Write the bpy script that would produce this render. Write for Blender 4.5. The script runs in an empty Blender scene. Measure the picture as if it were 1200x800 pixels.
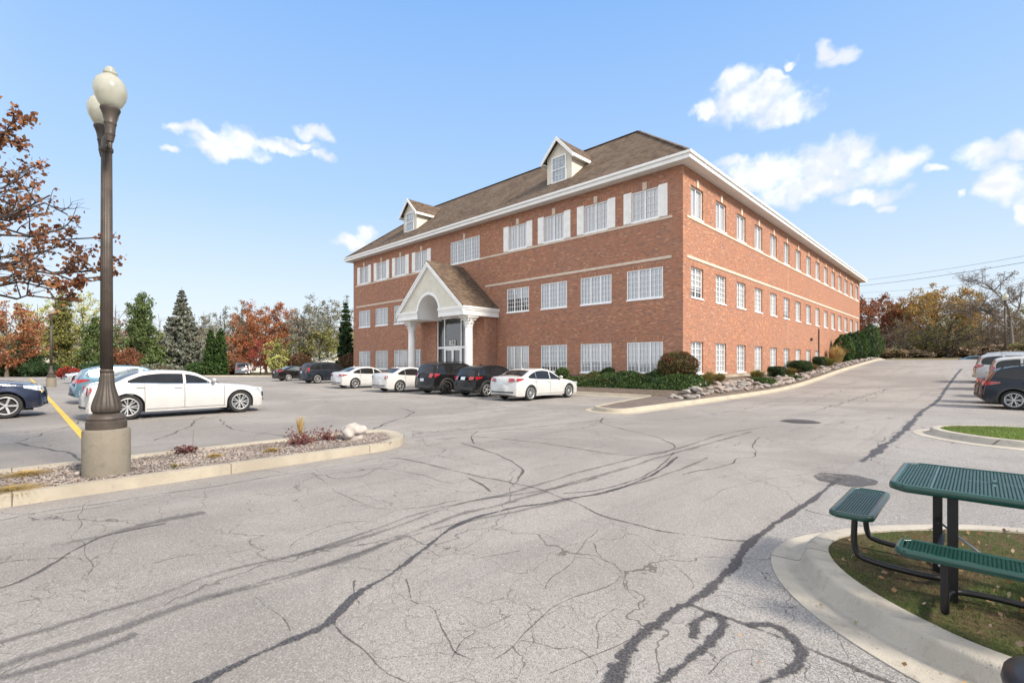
import bpy, bmesh, math, random
from mathutils import Vector, Matrix, noise
from math import sin, cos, pi, radians, sqrt, atan2

# ---------------------------------------------------------------- frame of reference
# world x runs along the front of the building, world y away from the drive (into the building)
SA, CA = 0.696, 0.718
FPX, CAMZ = 566.0, 1.71
COL = bpy.context.scene.collection
RNG = random.Random(7)

def lerp(a, b, t): return a + (b - a) * t
def clamp(v, a=0.0, b=1.0): return max(a, min(b, v))
def sstep(a, b, v):
    t = clamp((v - a) / (b - a)); return t * t * (3 - 2 * t)
def interp(tab, v):
    if v <= tab[0][0]: return tab[0][1]
    for (a, fa), (b, fb) in zip(tab, tab[1:]):
        if v <= b: return lerp(fa, fb, (v - a) / (b - a))
    return tab[-1][1]

RAMP = [(26, 0), (31, .03), (33.6, .09), (38, .28), (43, .58), (47.8, .90), (58, 1.45), (69.5, 2.0), (73, 2.08),
        (76, 2.05), (86, 1.25), (94, 1.25), (108, 2.5), (140, 2.9)]
def ramp(n):
    return (interp(RAMP, n - 1.5) + interp(RAMP, n) + interp(RAMP, n + 1.5)) / 3
def gz(u, n):
    return ramp(n) * sstep(-30, -12, u)

def cam2w(X, Y): return (CA * X - SA * Y, SA * X + CA * Y)
def at(px, depth):                       # plan position seen in column px at a given distance
    return cam2w((px - 600) / FPX * depth, depth)
def G(px, py, h=0.0):                    # point of the ground (raised by h)
    k = (py - 425.0) / FPX; d = .5; st = .5
    def under(d):
        u, n = at(px, d); return CAMZ - k * d < gz(u, n) + h
    while not under(d) and d < 300: d += st
    lo, hi = d - st, d
    for _ in range(30):
        m = (lo + hi) / 2
        if under(m): hi = m
        else: lo = m
    return at(px, hi)
def zof(py, depth): return CAMZ - (py - 425.0) / FPX * depth

# ---------------------------------------------------------------- mesh building
class MB:
    def __init__(s): s.v = []; s.f = []; s.smooth = False
    def vert(s, p): s.v.append(tuple(p)); return len(s.v) - 1
    def face(s, ids): s.f.append(tuple(ids))
    def poly(s, pts):
        b = len(s.v); s.v += [tuple(p) for p in pts]; s.f.append(tuple(range(b, b + len(pts))))
    def box(s, x0, x1, y0, y1, z0, z1):
        if x0 > x1: x0, x1 = x1, x0
        if y0 > y1: y0, y1 = y1, y0
        if z0 > z1: z0, z1 = z1, z0
        b = len(s.v)
        s.v += [(x, y, z) for z in (z0, z1) for x, y in ((x0, y0), (x1, y0), (x1, y1), (x0, y1))]
        s.f += [tuple(b + i for i in q) for q in ((3, 2, 1, 0), (4, 5, 6, 7), (0, 1, 5, 4), (1, 2, 6, 5), (2, 3, 7, 6), (3, 0, 4, 7))]
    def bar(s, a, b, w, h=None, up=(0, 0, 1)):      # box section bar between two points
        h = h or w; a = Vector(a); b = Vector(b); d = (b - a).normalized(); up = Vector(up)
        if abs(d.dot(up)) > .98: up = Vector((1, 0, 0))
        r = d.cross(up).normalized() * w / 2; t = r.cross(d).normalized() * h / 2
        k = len(s.v)
        for p in (a, b): s.v += [tuple(p - r - t), tuple(p + r - t), tuple(p + r + t), tuple(p - r + t)]
        s.f += [tuple(k + i for i in q) for q in ((0, 1, 2, 3), (7, 6, 5, 4), (0, 4, 5, 1), (1, 5, 6, 2), (2, 6, 7, 3), (3, 7, 4, 0))]
    def tube(s, pts, rad, n=6, cap=True):
        pts = [Vector(p) for p in pts]; m = len(pts)
        if not hasattr(rad, '__len__'): rad = [rad] * m
        up = Vector((0, 0, 1)); base = len(s.v); ref = None
        for i, p in enumerate(pts):
            d = (pts[min(i + 1, m - 1)] - pts[max(i - 1, 0)])
            d = d.normalized() if d.length > 1e-9 else Vector((0, 0, 1))
            if ref is None:
                ref = d.cross(up if abs(d.z) < .9 else Vector((1, 0, 0))).normalized()
            ref = (ref - d * ref.dot(d)).normalized(); bi = d.cross(ref)
            for k in range(n):
                a = 2 * pi * k / n
                s.v.append(tuple(p + (ref * cos(a) + bi * sin(a)) * rad[i]))
        for i in range(m - 1):
            for k in range(n):
                a = base + i * n + k; b = base + i * n + (k + 1) % n
                s.f.append((a, b, b + n, a + n))
        if cap:
            s.f.append(tuple(base + k for k in range(n))[::-1]); s.f.append(tuple(base + (m - 1) * n + k for k in range(n)))
    def lathe(s, prof, n=24, c=(0, 0, 0), flute=0.0, nf=0, cap=True, axis='z'):   # prof: (r, z)
        base = len(s.v)
        for r, z in prof:
            for k in range(n):
                a = 2 * pi * k / n
                rr = r * (1 + flute * cos(nf * a)) if nf else r
                if axis == 'z': s.v.append((c[0] + rr * cos(a), c[1] + rr * sin(a), c[2] + z))
                else: s.v.append((c[0] + rr * cos(a), c[1] + z, c[2] + rr * sin(a)))
        for i in range(len(prof) - 1):
            for k in range(n):
                a = base + i * n + k; b = base + i * n + (k + 1) % n
                q = (a, b, b + n, a + n)
                s.f.append(q if axis == 'z' else q[::-1])
        if cap:
            q = tuple(base + k for k in range(n)); s.f.append(q[::-1] if axis == 'z' else q)
            q = tuple(base + (len(prof) - 1) * n + k for k in range(n)); s.f.append(q if axis == 'z' else q[::-1])
    def grid(s, P, nu, nv, flip=False):              # P(i,j) for i<nu, j<nv
        b = len(s.v)
        for i in range(nu):
            for j in range(nv): s.v.append(tuple(P(i, j)))
        for i in range(nu - 1):
            for j in range(nv - 1):
                q = (b + i * nv + j, b + (i + 1) * nv + j, b + (i + 1) * nv + j + 1, b + i * nv + j + 1)
                s.f.append(q[::-1] if flip else q)
    def prism(s, poly, z0, z1):                      # plan polygon (ccw) extruded
        b = len(s.v); m = len(poly)
        z0f = z0 if callable(z0) else (lambda x, y: z0)
        z1f = z1 if callable(z1) else (lambda x, y: z1)
        s.v += [(x, y, z0f(x, y)) for x, y in poly] + [(x, y, z1f(x, y)) for x, y in poly]
        s.f.append(tuple(range(b, b + m))[::-1]); s.f.append(tuple(range(b + m, b + 2 * m)))
        for i in range(m):
            j = (i + 1) % m; s.f.append((b + i, b + j, b + m + j, b + m + i))
    def blob(s, c, r, n=2, amp=.0, seed=0, sub=2, freq=1.0):
        bm = bmesh.new(); bmesh.ops.create_icosphere(bm, subdivisions=sub, radius=1)
        b = len(s.v); off = Vector((seed * 3.17, seed * 1.3, seed * 7.1))
        for v in bm.verts:
            k = 1 + amp * noise.noise(v.co * freq + off)
            s.v.append((c[0] + v.co.x * r[0] * k, c[1] + v.co.y * r[1] * k, c[2] + v.co.z * r[2] * k))
        for f in bm.faces: s.f.append(tuple(b + v.index for v in f.verts))
        bm.free()
    def build(s, name, mat, parent=None, smooth=None, bevel=0, loc=None):
        me = bpy.data.meshes.new(name); me.from_pydata(s.v, [], s.f); me.update()
        if smooth is None: smooth = s.smooth
        if smooth: me.shade_smooth()
        if mat: me.materials.append(mat)
        o = bpy.data.objects.new(name, me); COL.objects.link(o)
        if parent: o.parent = parent
        if loc: o.location = loc
        if bevel:
            b = o.modifiers.new('b', 'BEVEL'); b.width = bevel; b.segments = 2; b.limit_method = 'ANGLE'
        return o

def empty(name, loc=(0, 0, 0), rz=0.0):
    o = bpy.data.objects.new(name, None); COL.objects.link(o); o.location = loc; o.rotation_euler = (0, 0, rz)
    o.empty_display_size = .2
    return o
def tag(o, label=None, cat=None, group=None, kind=None):
    if label: o['label'] = label
    if cat: o['category'] = cat
    if group: o['group'] = group
    if kind: o['kind'] = kind
    return o
def struct(o): o['kind'] = 'structure'; return o
KIDS = {}
def copy_tree(o, parent=None):
    c = o.copy(); COL.objects.link(c)
    if parent: c.parent = parent
    for ch in list(o.children): copy_tree(ch, c)
    return c

# ---------------------------------------------------------------- materials
def newmat(name):
    m = bpy.data.materials.new(name); m.use_nodes = True
    nt = m.node_tree; nt.nodes.clear()
    out = nt.nodes.new('ShaderNodeOutputMaterial')
    return m, nt, out
class NT:
    """small helper round a node tree"""
    def __init__(s, nt): s.nt = nt
    def n(s, typ, **kw):
        nd = s.nt.nodes.new('ShaderNode' + typ)
        for k, v in kw.items():
            if k.startswith('i_'):
                key = k[2:]; key = int(key) if key.isdigit() else key.replace('_', ' ')
                sock = nd.inputs[key]
                if isinstance(v, bpy.types.NodeSocket): s.nt.links.new(v, sock)
                else: sock.default_value = v
            else: setattr(nd, k, v)
        return nd
    def link(s, a, b): s.nt.links.new(a, b)
    def mix(s, fac, a, b, typ='MIX'):
        m = s.nt.nodes.new('ShaderNodeMix'); m.data_type = 'RGBA'; m.blend_type = typ; m.clamp_factor = True
        for k, v in ((0, fac), (6, a), (7, b)):
            if isinstance(v, bpy.types.NodeSocket): s.nt.links.new(v, m.inputs[k])
            elif k == 0: m.inputs[k].default_value = v
            else: m.inputs[k].default_value = (*v, 1) if len(v) == 3 else v
        return m.outputs[2]
    def math(s, op, a, b=None, c=None, clampit=False):
        m = s.nt.nodes.new('ShaderNodeMath'); m.operation = op; m.use_clamp = clampit
        for k, v in enumerate((a, b, c)):
            if v is None: continue
            if isinstance(v, bpy.types.NodeSocket): s.nt.links.new(v, m.inputs[k])
            else: m.inputs[k].default_value = v
        return m.outputs[0]
    def maprange(s, v, a, b, c=0.0, d=1.0, smooth=True):
        m = s.nt.nodes.new('ShaderNodeMapRange'); m.interpolation_type = 'SMOOTHSTEP' if smooth else 'LINEAR'
        s.nt.links.new(v, m.inputs[0])
        for k, x in zip((1, 2, 3, 4), (a, b, c, d)): m.inputs[k].default_value = x
        return m.outputs[0]
    def noise(s, vec, scale, detail=4, rough=.55, dist=0.0, out=0):
        nd = s.nt.nodes.new('ShaderNodeTexNoise'); nd.noise_dimensions = getattr(s, 'dim', '3D'); nd.inputs['Scale'].default_value = scale
        nd.inputs['Detail'].default_value = detail; nd.inputs['Roughness'].default_value = rough
        nd.inputs['Distortion'].default_value = dist
        if vec is not None: s.nt.links.new(vec, nd.inputs['Vector'])
        return nd.outputs[out]
    def ramp(s, fac, stops, interp='LINEAR'):
        r = s.nt.nodes.new('ShaderNodeValToRGB'); r.color_ramp.interpolation = interp
        e = r.color_ramp.elements
        while len(e) > 1: e.remove(e[-1])
        for i, (p, c) in enumerate(stops):
            if i == 0: x = e[0]; x.position = p
            else: x = e.new(p)
            x.color = (*c, 1) if len(c) == 3 else c
        s.nt.links.new(fac, r.inputs[0]); return r.outputs[0]
    def bump(s, h, dist=.01, strength=1.0, normal=None):
        b = s.nt.nodes.new('ShaderNodeBump'); b.inputs['Distance'].default_value = dist; b.inputs['Strength'].default_value = strength
        s.nt.links.new(h, b.inputs['Height'])
        if normal: s.nt.links.new(normal, b.inputs['Normal'])
        return b.outputs[0]
    def bsdf(s, color, rough=.8, metal=0.0, normal=None, spec=.5, coat=0.0, **kw):
        p = s.nt.nodes.new('ShaderNodeBsdfPrincipled')
        for k, v in (('Base Color', color), ('Roughness', rough), ('Metallic', metal), ('Specular IOR Level', spec), ('Coat Weight', coat)):
            if isinstance(v, bpy.types.NodeSocket): s.nt.links.new(v, p.inputs[k])
            elif k == 'Base Color': p.inputs[k].default_value = (*v[:3], 1)
            else: p.inputs[k].default_value = v
        if normal: s.nt.links.new(normal, p.inputs['Normal'])
        for k, v in kw.items(): p.inputs[k.replace('_', ' ')].default_value = v
        return p.outputs[0]
    def pos(s): return s.nt.nodes.new('ShaderNodeNewGeometry').outputs['Position']
    def objco(s): return s.nt.nodes.new('ShaderNodeTexCoord').outputs['Object']

def plain(name, col, rough=.6, metal=0.0, spec=.5, coat=0.0, var=.12, nscale=3.0, bump=0.0, bscale=60, **kw):
    m, nt, out = newmat(name); t = NT(nt); p = t.objco()
    n = t.noise(p, nscale, 5, .6)
    c = t.mix(t.maprange(n, .35, .65), tuple(x * (1 - var) for x in col), tuple(min(1, x * (1 + var)) for x in col))
    nm = None
    if bump: nm = t.bump(t.noise(p, bscale, 3), bump)
    t.link(t.bsdf(c, rough, metal, nm, spec, coat, **kw), out.inputs[0]); return m
M = {}
def mk_asphalt(name, light=(.298, .280, .267), crack=True):
    m, nt, out = newmat(name); t = NT(nt); t.dim = '2D'; p = t.pos()
    big = t.noise(p, .17, 5, .65, .5); mid = t.noise(p, .9, 5, .6, .4); fine = t.noise(p, 32, 3, .75); grit = t.noise(p, 130, 2, .7)
    c = t.mix(t.maprange(big, .36, .64), tuple(x * .76 for x in light), tuple(x * 1.10 for x in light))
    c = t.mix(t.maprange(mid, .46, .74, 0, .38), c, tuple(x * .72 for x in light))
    # wheel tracks and stains running along the drive
    sc = t.n('Mapping', i_Vector=p, i_Scale=(1.3, .10, 1), i_Rotation=(0, 0, radians(-8)))
    tr = t.noise(sc.outputs[0], 1.0, 5, .6, .3)
    c = t.mix(t.maprange(tr, .50, .74, 0, .55), c, (.20, .192, .192))
    oil = t.noise(p, .45, 3, .5, .8)
    c = t.mix(t.maprange(oil, .64, .78, 0, .4), c, (.16, .155, .155))
    # exposed stones: pale and dark specks
    vo = t.n('TexVoronoi', i_Vector=p, i_Scale=125.0); vo.voronoi_dimensions = '2D'; vo.feature = 'F1'
    sep = t.n('SeparateColor', i_Color=vo.outputs['Color'])
    c = t.mix(t.math('MULTIPLY', t.maprange(sep.outputs[0], .58, .95), .40), c, (.54, .515, .495))
    c = t.mix(t.math('MULTIPLY', t.maprange(sep.outputs[1], .60, .92), .52), c, (.12, .11, .108))
    c = t.mix(t.maprange(fine, .40, .68, 0, .40), c, (.24, .215, .198))
    # older, greyer and coarser strip of paving east of the long joint
    sx_ = t.n('SeparateXYZ', i_0=p).outputs[0]
    old = t.math('MULTIPLY', t.maprange(sx_, -1.56, -1.50), .85)
    gr = t.mix(t.maprange(sep.outputs[2], .25, .80), (.15, .148, .152), (.46, .455, .455))
    c = t.mix(t.math('MULTIPLY', old, t.maprange(mid, .30, .66, .20, .62)), c, gr)
    h = t.math('ADD', t.math('MULTIPLY', vo.outputs['Distance'], -.5), t.math('MULTIPLY', grit, .7))
    if crack:
        dv = t.n('TexNoise', noise_dimensions='2D', i_Vector=p, i_Scale=1.6, i_Detail=4.0)
        off = t.n('VectorMath', operation='SCALE', i_0=dv.outputs['Color'], i_Scale=.75)
        pv = t.n('VectorMath', operation='ADD', i_0=p, i_1=off.outputs[0])
        for scale, w, gate_s, lo, hi in ((.30, .0045, .17, .38, .52), (1.3, .0065, .22, .46, .58), (4.0, .013, .3, .52, .64)):
            v = t.n('TexVoronoi', i_Vector=pv.outputs[0], i_Scale=scale); v.voronoi_dimensions = '2D'; v.feature = 'DISTANCE_TO_EDGE'
            jag = t.math('MULTIPLY', mid, w * 1.0)
            line = t.math('LESS_THAN', v.outputs['Distance'], t.math('ADD', jag, w * .15))
            gate = t.maprange(t.noise(p, gate_s, 2), lo, hi)
            f = t.math('MULTIPLY', line, gate)
            c = t.mix(t.math('MULTIPLY', f, .70), c, (.085, .078, .075))
            h = t.math('SUBTRACT', h, t.math('MULTIPLY', f, 1.0))
    nm = t.bump(h, .006, .8)
    t.link(t.bsdf(c, .88, 0, nm, .3), out.inputs[0]); return m

def mk_decal(name, col, edge_lo, edge_hi, scale, rough=.6, alpha=1.0, bump=.0):   # broken, worn film on the ground
    m, nt, out = newmat(name); t = NT(nt); p = t.pos()
    n = t.noise(p, scale, 6, .7); n2 = t.noise(p, scale * .12, 3)
    a = t.math('MULTIPLY', t.maprange(t.math('ADD', t.math('MULTIPLY', n, .6), t.math('MULTIPLY', n2, .4)), edge_lo, edge_hi), alpha)
    c = t.mix(t.noise(p, 40, 3), tuple(x * .75 for x in col), tuple(x * 1.25 for x in col))
    b = t.bsdf(c, rough, 0, None, .4); tr = t.n('BsdfTransparent')
    mx = t.n('MixShader', i_0=a, i_1=tr.outputs[0], i_2=b)
    t.link(mx.outputs[0], out.inputs[0]); return m

def mk_ribbon(name, col, scale, lo=.18, hi=.5, rough=.6, alpha=.9, gap=.0):   # sealant or tyre film with ragged, thinning edges
    m, nt, out = newmat(name); t = NT(nt); t.dim = '2D'; p = t.pos()
    uv = nt.nodes.new('ShaderNodeUVMap'); v = t.n('SeparateXYZ', i_0=uv.outputs[0]).outputs[1]
    d = t.math('SUBTRACT', 1.0, t.math('ABSOLUTE', t.math('SUBTRACT', t.math('MULTIPLY', v, 2.0), 1.0)))
    n = t.noise(p, scale, 6, .75); n2 = t.noise(p, scale * .10, 3)
    k = t.math('ADD', d, t.math('MULTIPLY', t.math('SUBTRACT', n, .5), 2.0)); k = t.math('ADD', k, t.math('MULTIPLY', t.math('SUBTRACT', n2, .5 + gap), 1.8))
    a = t.math('MULTIPLY', t.maprange(k, lo, hi), alpha)
    c = t.mix(t.maprange(t.noise(p, 60, 2), .4, .7), tuple(x * .75 for x in col), tuple(x * 1.7 for x in col))
    b = t.bsdf(c, rough, 0, None, .35); tr = t.n('BsdfTransparent')
    mx = t.n('MixShader', i_0=a, i_1=tr.outputs[0], i_2=b); t.link(mx.outputs[0], out.inputs[0]); return m

def mk_concrete(name, col=(.44, .405, .33), stain=(.2, .17, .13), joints=False):
    m, nt, out = newmat(name); t = NT(nt); p = t.pos()
    a = t.noise(p, 1.3, 5, .65, .3); b = t.noise(p, 9, 5, .7); g = t.noise(p, 90, 2, .7)
    c = t.mix(t.maprange(a, .35, .7), col, tuple(x * .8 for x in col))
    c = t.mix(t.maprange(b, .5, .78, 0, .5), c, stain)
    c = t.mix(t.maprange(g, .56, .76, 0, .5), c, tuple(x * .55 for x in col))
    yy = t.n('SeparateXYZ', i_0=p).outputs[1]; jt = t.math('LESS_THAN', t.math('FRACT', t.math('DIVIDE', t.math('ADD', yy, t.math('MULTIPLY', a, .05)), 2.35)), .006)
    c = t.mix(t.math('MULTIPLY', jt, .75 if name.startswith('kerb') else 0.0), c, (.06, .05, .04))
    sp = t.noise(p, 34, 2, .6); c = t.mix(t.maprange(sp, .70, .74, 0, .6), c, (.06, .05, .045))
    t.link(t.bsdf(c, .88, 0, t.bump(t.math('ADD', g, t.math('MULTIPLY', b, 2.0)), .004), .3), out.inputs[0]); return m

def mk_gravel(name, cols, scale=34, dirt=(.10, .08, .065)):
    m, nt, out = newmat(name); t = NT(nt); p = t.pos()
    v = t.n('TexVoronoi', i_Vector=p, i_Scale=float(scale)); sep = t.n('SeparateColor', i_Color=v.outputs['Color'])
    c = t.ramp(sep.outputs[0], [(i / max(1, len(cols) - 1), c) for i, c in enumerate(cols)])
    c = t.mix(t.maprange(v.outputs['Distance'], .28, .62, 0, .8), c, dirt)
    c = t.mix(t.maprange(t.noise(p, 1.4, 4), .45, .7, 0, .45), c, dirt)
    t.link(t.bsdf(c, .92, 0, t.bump(v.outputs['Distance'], -.02, .9), .25), out.inputs[0]); return m

def mk_soil_grass(name, greens, browns, scale=1.7, lo=.42, hi=.62):
    m, nt, out = newmat(name); t = NT(nt); p = t.pos()
    a = t.noise(p, scale, 6, .7, .5); f = t.noise(p, 30, 4, .7); ff = t.noise(p, 110, 2, .7)
    g = t.mix(t.maprange(f, .35, .65), greens[0], greens[1]); b = t.mix(t.maprange(f, .35, .65), browns[0], browns[1])
    c = t.mix(t.maprange(a, lo, hi), b, g)
    c = t.mix(t.maprange(ff, .5, .7, 0, .5), c, tuple(x * .5 for x in browns[0]))
    t.link(t.bsdf(c, .95, 0, t.bump(t.math('ADD', f, ff), .03), .15), out.inputs[0]); return m

def mk_brick(name, soldier=False, cols=None):
    m, nt, out = newmat(name); t = NT(nt); p = t.pos()
    s = t.n('SeparateXYZ', i_0=p)
    a = t.math('ADD', s.outputs[0], s.outputs[1])
    vec = t.n('CombineXYZ', i_0=(s.outputs[2] if soldier else a), i_1=(a if soldier else s.outputs[2]))
    br = t.n('TexBrick', i_Vector=vec.outputs[0], i_Scale=1.0)
    br.offset = 0.0 if soldier else .5
    br.inputs['Brick Width'].default_value = .215 if not soldier else .3; br.inputs['Row Height'].default_value = .076
    br.inputs['Mortar Size'].default_value = .0075; br.inputs['Mortar Smooth'].default_value = .3; br.inputs['Bias'].default_value = 0
    br.inputs['Color1'].default_value = (0, 0, 0, 1); br.inputs['Color2'].default_value = (1, 1, 1, 1)
    br.inputs['Mortar'].default_value = (.5, .5, .5, 1)
    col = t.ramp(br.outputs['Color'], cols or [(0, (0.179, 0.092, 0.069)), (.12, (0.294, 0.112, 0.064)), (.30, (0.42, 0.145, 0.069)), (.48, (0.315, 0.114, 0.062)),
                 (.64, (0.462, 0.194, 0.098)), (.80, (0.294, 0.136, 0.092)), (.90, (0.399, 0.15, 0.078)), (1, (0.567, 0.301, 0.177))])
    col = t.mix(t.maprange(t.noise(p, 24, 4, .7), .4, .7, 0, .35), col, (.50, .30, .20))
    # some burnt blue-grey bricks and slow tone drift over the wall
    drift = t.noise(p, .35, 4, .6)
    col = t.mix(t.maprange(drift, .42, .68, 0, .28), col, (.30, .15, .115))
    col = t.mix(br.outputs['Fac'], col, (.36, .30, .25))
    streak = t.n('Mapping', i_Vector=p, i_Scale=(1.6, 1.6, .18)); col = t.mix(t.maprange(t.noise(streak.outputs[0], 1.0, 4), .56, .8, 0, .25), col, (.22, .13, .10))
    t.link(t.bsdf(col, .88, 0, t.bump(t.math('MULTIPLY', br.outputs['Fac'], -1.0), .006, .7), .25), out.inputs[0]); return m

def mk_shingle(name):
    m, nt, out = newmat(name); t = NT(nt); p = t.pos()
    s = t.n('SeparateXYZ', i_0=p); a = t.math('ADD', s.outputs[0], s.outputs[1])
    vec = t.n('CombineXYZ', i_0=a, i_1=s.outputs[2])
    br = t.n('TexBrick', i_Vector=vec.outputs[0], i_Scale=1.0)
    br.inputs['Brick Width'].default_value = .3; br.inputs['Row Height'].default_value = .10; br.inputs['Mortar Size'].default_value = .006
    br.inputs['Color1'].default_value = (0, 0, 0, 1); br.inputs['Color2'].default_value = (1, 1, 1, 1); br.inputs['Mortar'].default_value = (.1, .1, .1, 1)
    col = t.ramp(br.outputs['Color'], [(0, (.075, .051, .037)), (.4, (.108, .076, .055)), (.7, (.132, .096, .070)), (1, (.168, .124, .090))])
    col = t.mix(t.maprange(t.noise(p, .5, 5, .6), .4, .7, 0, .4), col, (.21, .165, .13))
    col = t.mix(t.maprange(t.noise(p, 90, 2, .8), .5, .75, 0, .5), col, (.07, .05, .04))
    t.link(t.bsdf(col, .92, 0, t.bump(t.math('MULTIPLY', br.outputs['Fac'], -1.0), .012, .8), .2), out.inputs[0]); return m

def mk_siding(name, col=(.70, .66, .56), pitch=.11):
    m, nt, out = newmat(name); t = NT(nt); p = t.pos()
    s = t.n('SeparateXYZ', i_0=p)
    fr = t.math('FRACT', t.math('DIVIDE', s.outputs[2], pitch))
    line = t.maprange(fr, .0, .12, 1, 0)
    c = t.mix(t.maprange(t.noise(p, 2.0, 4), .4, .7), col, tuple(x * .9 for x in col))
    c = t.mix(t.math('MULTIPLY', line, .45), c, tuple(x * .35 for x in col))
    t.link(t.bsdf(c, .55, 0, t.bump(fr, -.02, .9), .4), out.inputs[0]); return m

def mk_blind(name, base=(.70, .73, .76), pitch=.05, dark=.75):
    m, nt, out = newmat(name); t = NT(nt); p = t.pos()
    s = t.n('SeparateXYZ', i_0=p)
    fr = t.math('FRACT', t.math('DIVIDE', s.outputs[2], pitch))
    c = t.mix(t.math('MULTIPLY', t.maprange(fr, .55, .98), .5), base, tuple(x * dark for x in base))
    wd = t.n('Mapping', i_Vector=p, i_Scale=(.12, .12, .30))
    c = t.mix(t.maprange(t.noise(wd.outputs[0], 1.0, 1), .42, .62, 0, .32), c, tuple(x * .66 for x in base))
    t.link(t.bsdf(c, .6, 0, None, .3), out.inputs[0]); return m

def mk_windowglass(name, tint=(.93, .96, .98), refl=1.0, body=.0):
    m, nt, out = newmat(name); t = NT(nt); p = t.pos()
    fr = t.n('Fresnel', i_IOR=1.55)
    tr = t.n('BsdfTransparent', i_Color=(*tint, 1))
    nm = t.bump(t.noise(p, .8, 2), .02, .25)
    gl = t.n('BsdfGlossy', i_Color=(.95, .97, 1, 1), i_Roughness=.02, i_Normal=nm)
    f = t.math('ADD', t.math('MULTIPLY', fr.outputs[0], .9 * refl), .05 if body == 0 else body, clampit=True)
    mx = t.n('MixShader', i_0=f, i_1=tr.outputs[0], i_2=gl.outputs[0])
    t.link(mx.outputs[0], out.inputs[0]); return m

def mk_leaf(name, cols, transl=.25, rough=.55, spec=.25):
    m, nt, out = newmat(name); t = NT(nt)
    g = t.n('NewGeometry')
    c = t.ramp(g.outputs['Random Per Island'], [(i / max(1, len(cols) - 1), c) for i, c in enumerate(cols)])
    cl = t.noise(g.outputs['Position'], .9, 3, .6)
    hs = t.n('HueSaturation', i_Color=c, i_Value=t.maprange(cl, .3, .7, .72, 1.28))
    a = t.bsdf(hs.outputs[0], rough, 0, None, spec); b = t.n('BsdfTranslucent', i_Color=hs.outputs[0])
    mx = t.n('MixShader', i_0=transl, i_1=a, i_2=b.outputs[0])
    t.link(mx.outputs[0], out.inputs[0]); return m

def mk_bark(name, col=(.13, .105, .085)):
    m, nt, out = newmat(name); t = NT(nt); p = t.objco()
    mp = t.n('Mapping', i_Vector=p, i_Scale=(9, 9, 2)); n = t.noise(mp.outputs[0], 1.5, 5, .7)
    c = t.mix(t.maprange(n, .35, .65), tuple(x * .6 for x in col), tuple(x * 1.35 for x in col))
    t.link(t.bsdf(c, .92, 0, t.bump(n, .02), .2), out.inputs[0]); return m

def mk_paint(name, col, metal=0.0, rough=.35, flake=False):
    m, nt, out = newmat(name); t = NT(nt); p = t.objco()
    n = t.noise(p, 2.2, 3)
    c = t.mix(t.maprange(n, .35, .7, 0, .5), col, tuple(x * .86 for x in col))
    s = t.n('SeparateXYZ', i_0=p)
    dirt = t.math('MULTIPLY', t.maprange(s.outputs[2], .65, .15), t.maprange(t.noise(p, 7, 4), .35, .7, .02, .22))
    c = t.mix(dirt, c, (.30, .28, .25))
    t.link(t.bsdf(c, rough, metal, None, .15 if max(col) < .05 else .3, (.3 if max(col) < .05 else .75), Coat_Roughness=.05), out.inputs[0]); return m

M['asphalt'] = mk_asphalt('asphalt')
M['tar'] = mk_ribbon('crack_tar', (.064, .061, .066), 16, .20, .62, .55, .76)
M['tar_thin'] = mk_ribbon('crack_tar_thin', (.080, .075, .075), 18, .25, .7, .7, .66, .03)
M['skid'] = mk_ribbon('tyre_film', (.11, .106, .11), 12, .0, 1.2, .8, .46, -.04)
M['patch'] = mk_decal('dark_patch', (.085, .082, .088), .30, .52, 7, .7, .75)
M['yellow'] = mk_decal('yellow_paint', (.72, .46, .06), .30, .46, 12, .6, .95)
M['yellow_old'] = mk_decal('old_yellow_paint', (.56, .47, .24), .42, .66, 8, .7, .40)
M['kerb'] = mk_concrete('kerb_concrete', (.43, .385, .31), (.33, .28, .21))
M['kerb_grey'] = mk_concrete('kerb_concrete_grey', (.46, .425, .37), (.22, .18, .15))
M['base_conc'] = mk_concrete('lamp_concrete', (.23, .205, .165), (.11, .095, .075))
M['gravel'] = mk_gravel('gravel_bed', [(.16, .13, .12), (.24, .205, .19), (.33, .295, .275), (.20, .155, .135), (.29, .26, .25)], 36)
M['pebble'] = mk_leaf('pebbles', [(.13, .105, .095), (.25, .215, .20), (.33, .295, .275), (.20, .155, .135), (.38, .355, .335)], 0.0, .9)
M['mulch'] = mk_gravel('mulch', [(.11, .08, .065), (.20, .15, .12), (.15, .12, .10), (.26, .22, .19)], 22)
M['lawn'] = mk_soil_grass('island_soil', ((.060, .085, .022), (.11, .14, .045)), ((.115, .08, .05), (.21, .15, .09)))
M['lawn_green'] = mk_soil_grass('lawn_green', ((.075, .13, .02), (.13, .20, .04)), ((.16, .13, .06), (.22, .17, .09)), 1.2, .25, .5)
M['field'] = mk_soil_grass('field', ((.12, .12, .05), (.17, .16, .075)), ((.17, .13, .075), (.24, .19, .115)), .3)
M['brick'] = mk_brick('brick')
M['brick_soldier'] = mk_brick('brick_soldier', True)
M['stone'] = plain('tan_stone', (.62, .52, .42), .8, bump=.003, var=.08)
M['white'] = plain('white_trim', (.84, .84, .825), .45, var=.03, nscale=1.2)
M['soffit'] = plain('soffit', (.72, .70, .67), .6, var=.04)
M['frame'] = plain('window_frame', (.88, .885, .885), .4, var=.03)
M['shutter'] = plain('shutter_white', (.88, .875, .86), .5, var=.05)
M['siding'] = mk_siding('siding')
M['shingle'] = mk_shingle('shingles')
M['glass'] = mk_windowglass('window_glass', (.985, .99, 1.0), .8, .15)
M['glass_entry'] = mk_windowglass('entry_glass', (.62, .68, .66), 1.3)
M['blind'] = mk_blind('blinds_white', (.95, .955, .965), .05, .9)
M['blind2'] = mk_blind('blinds_blue', (.74, .79, .85), .06, .8)
M['dark'] = plain('dark_interior', (.035, .04, .04), .7)
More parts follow.
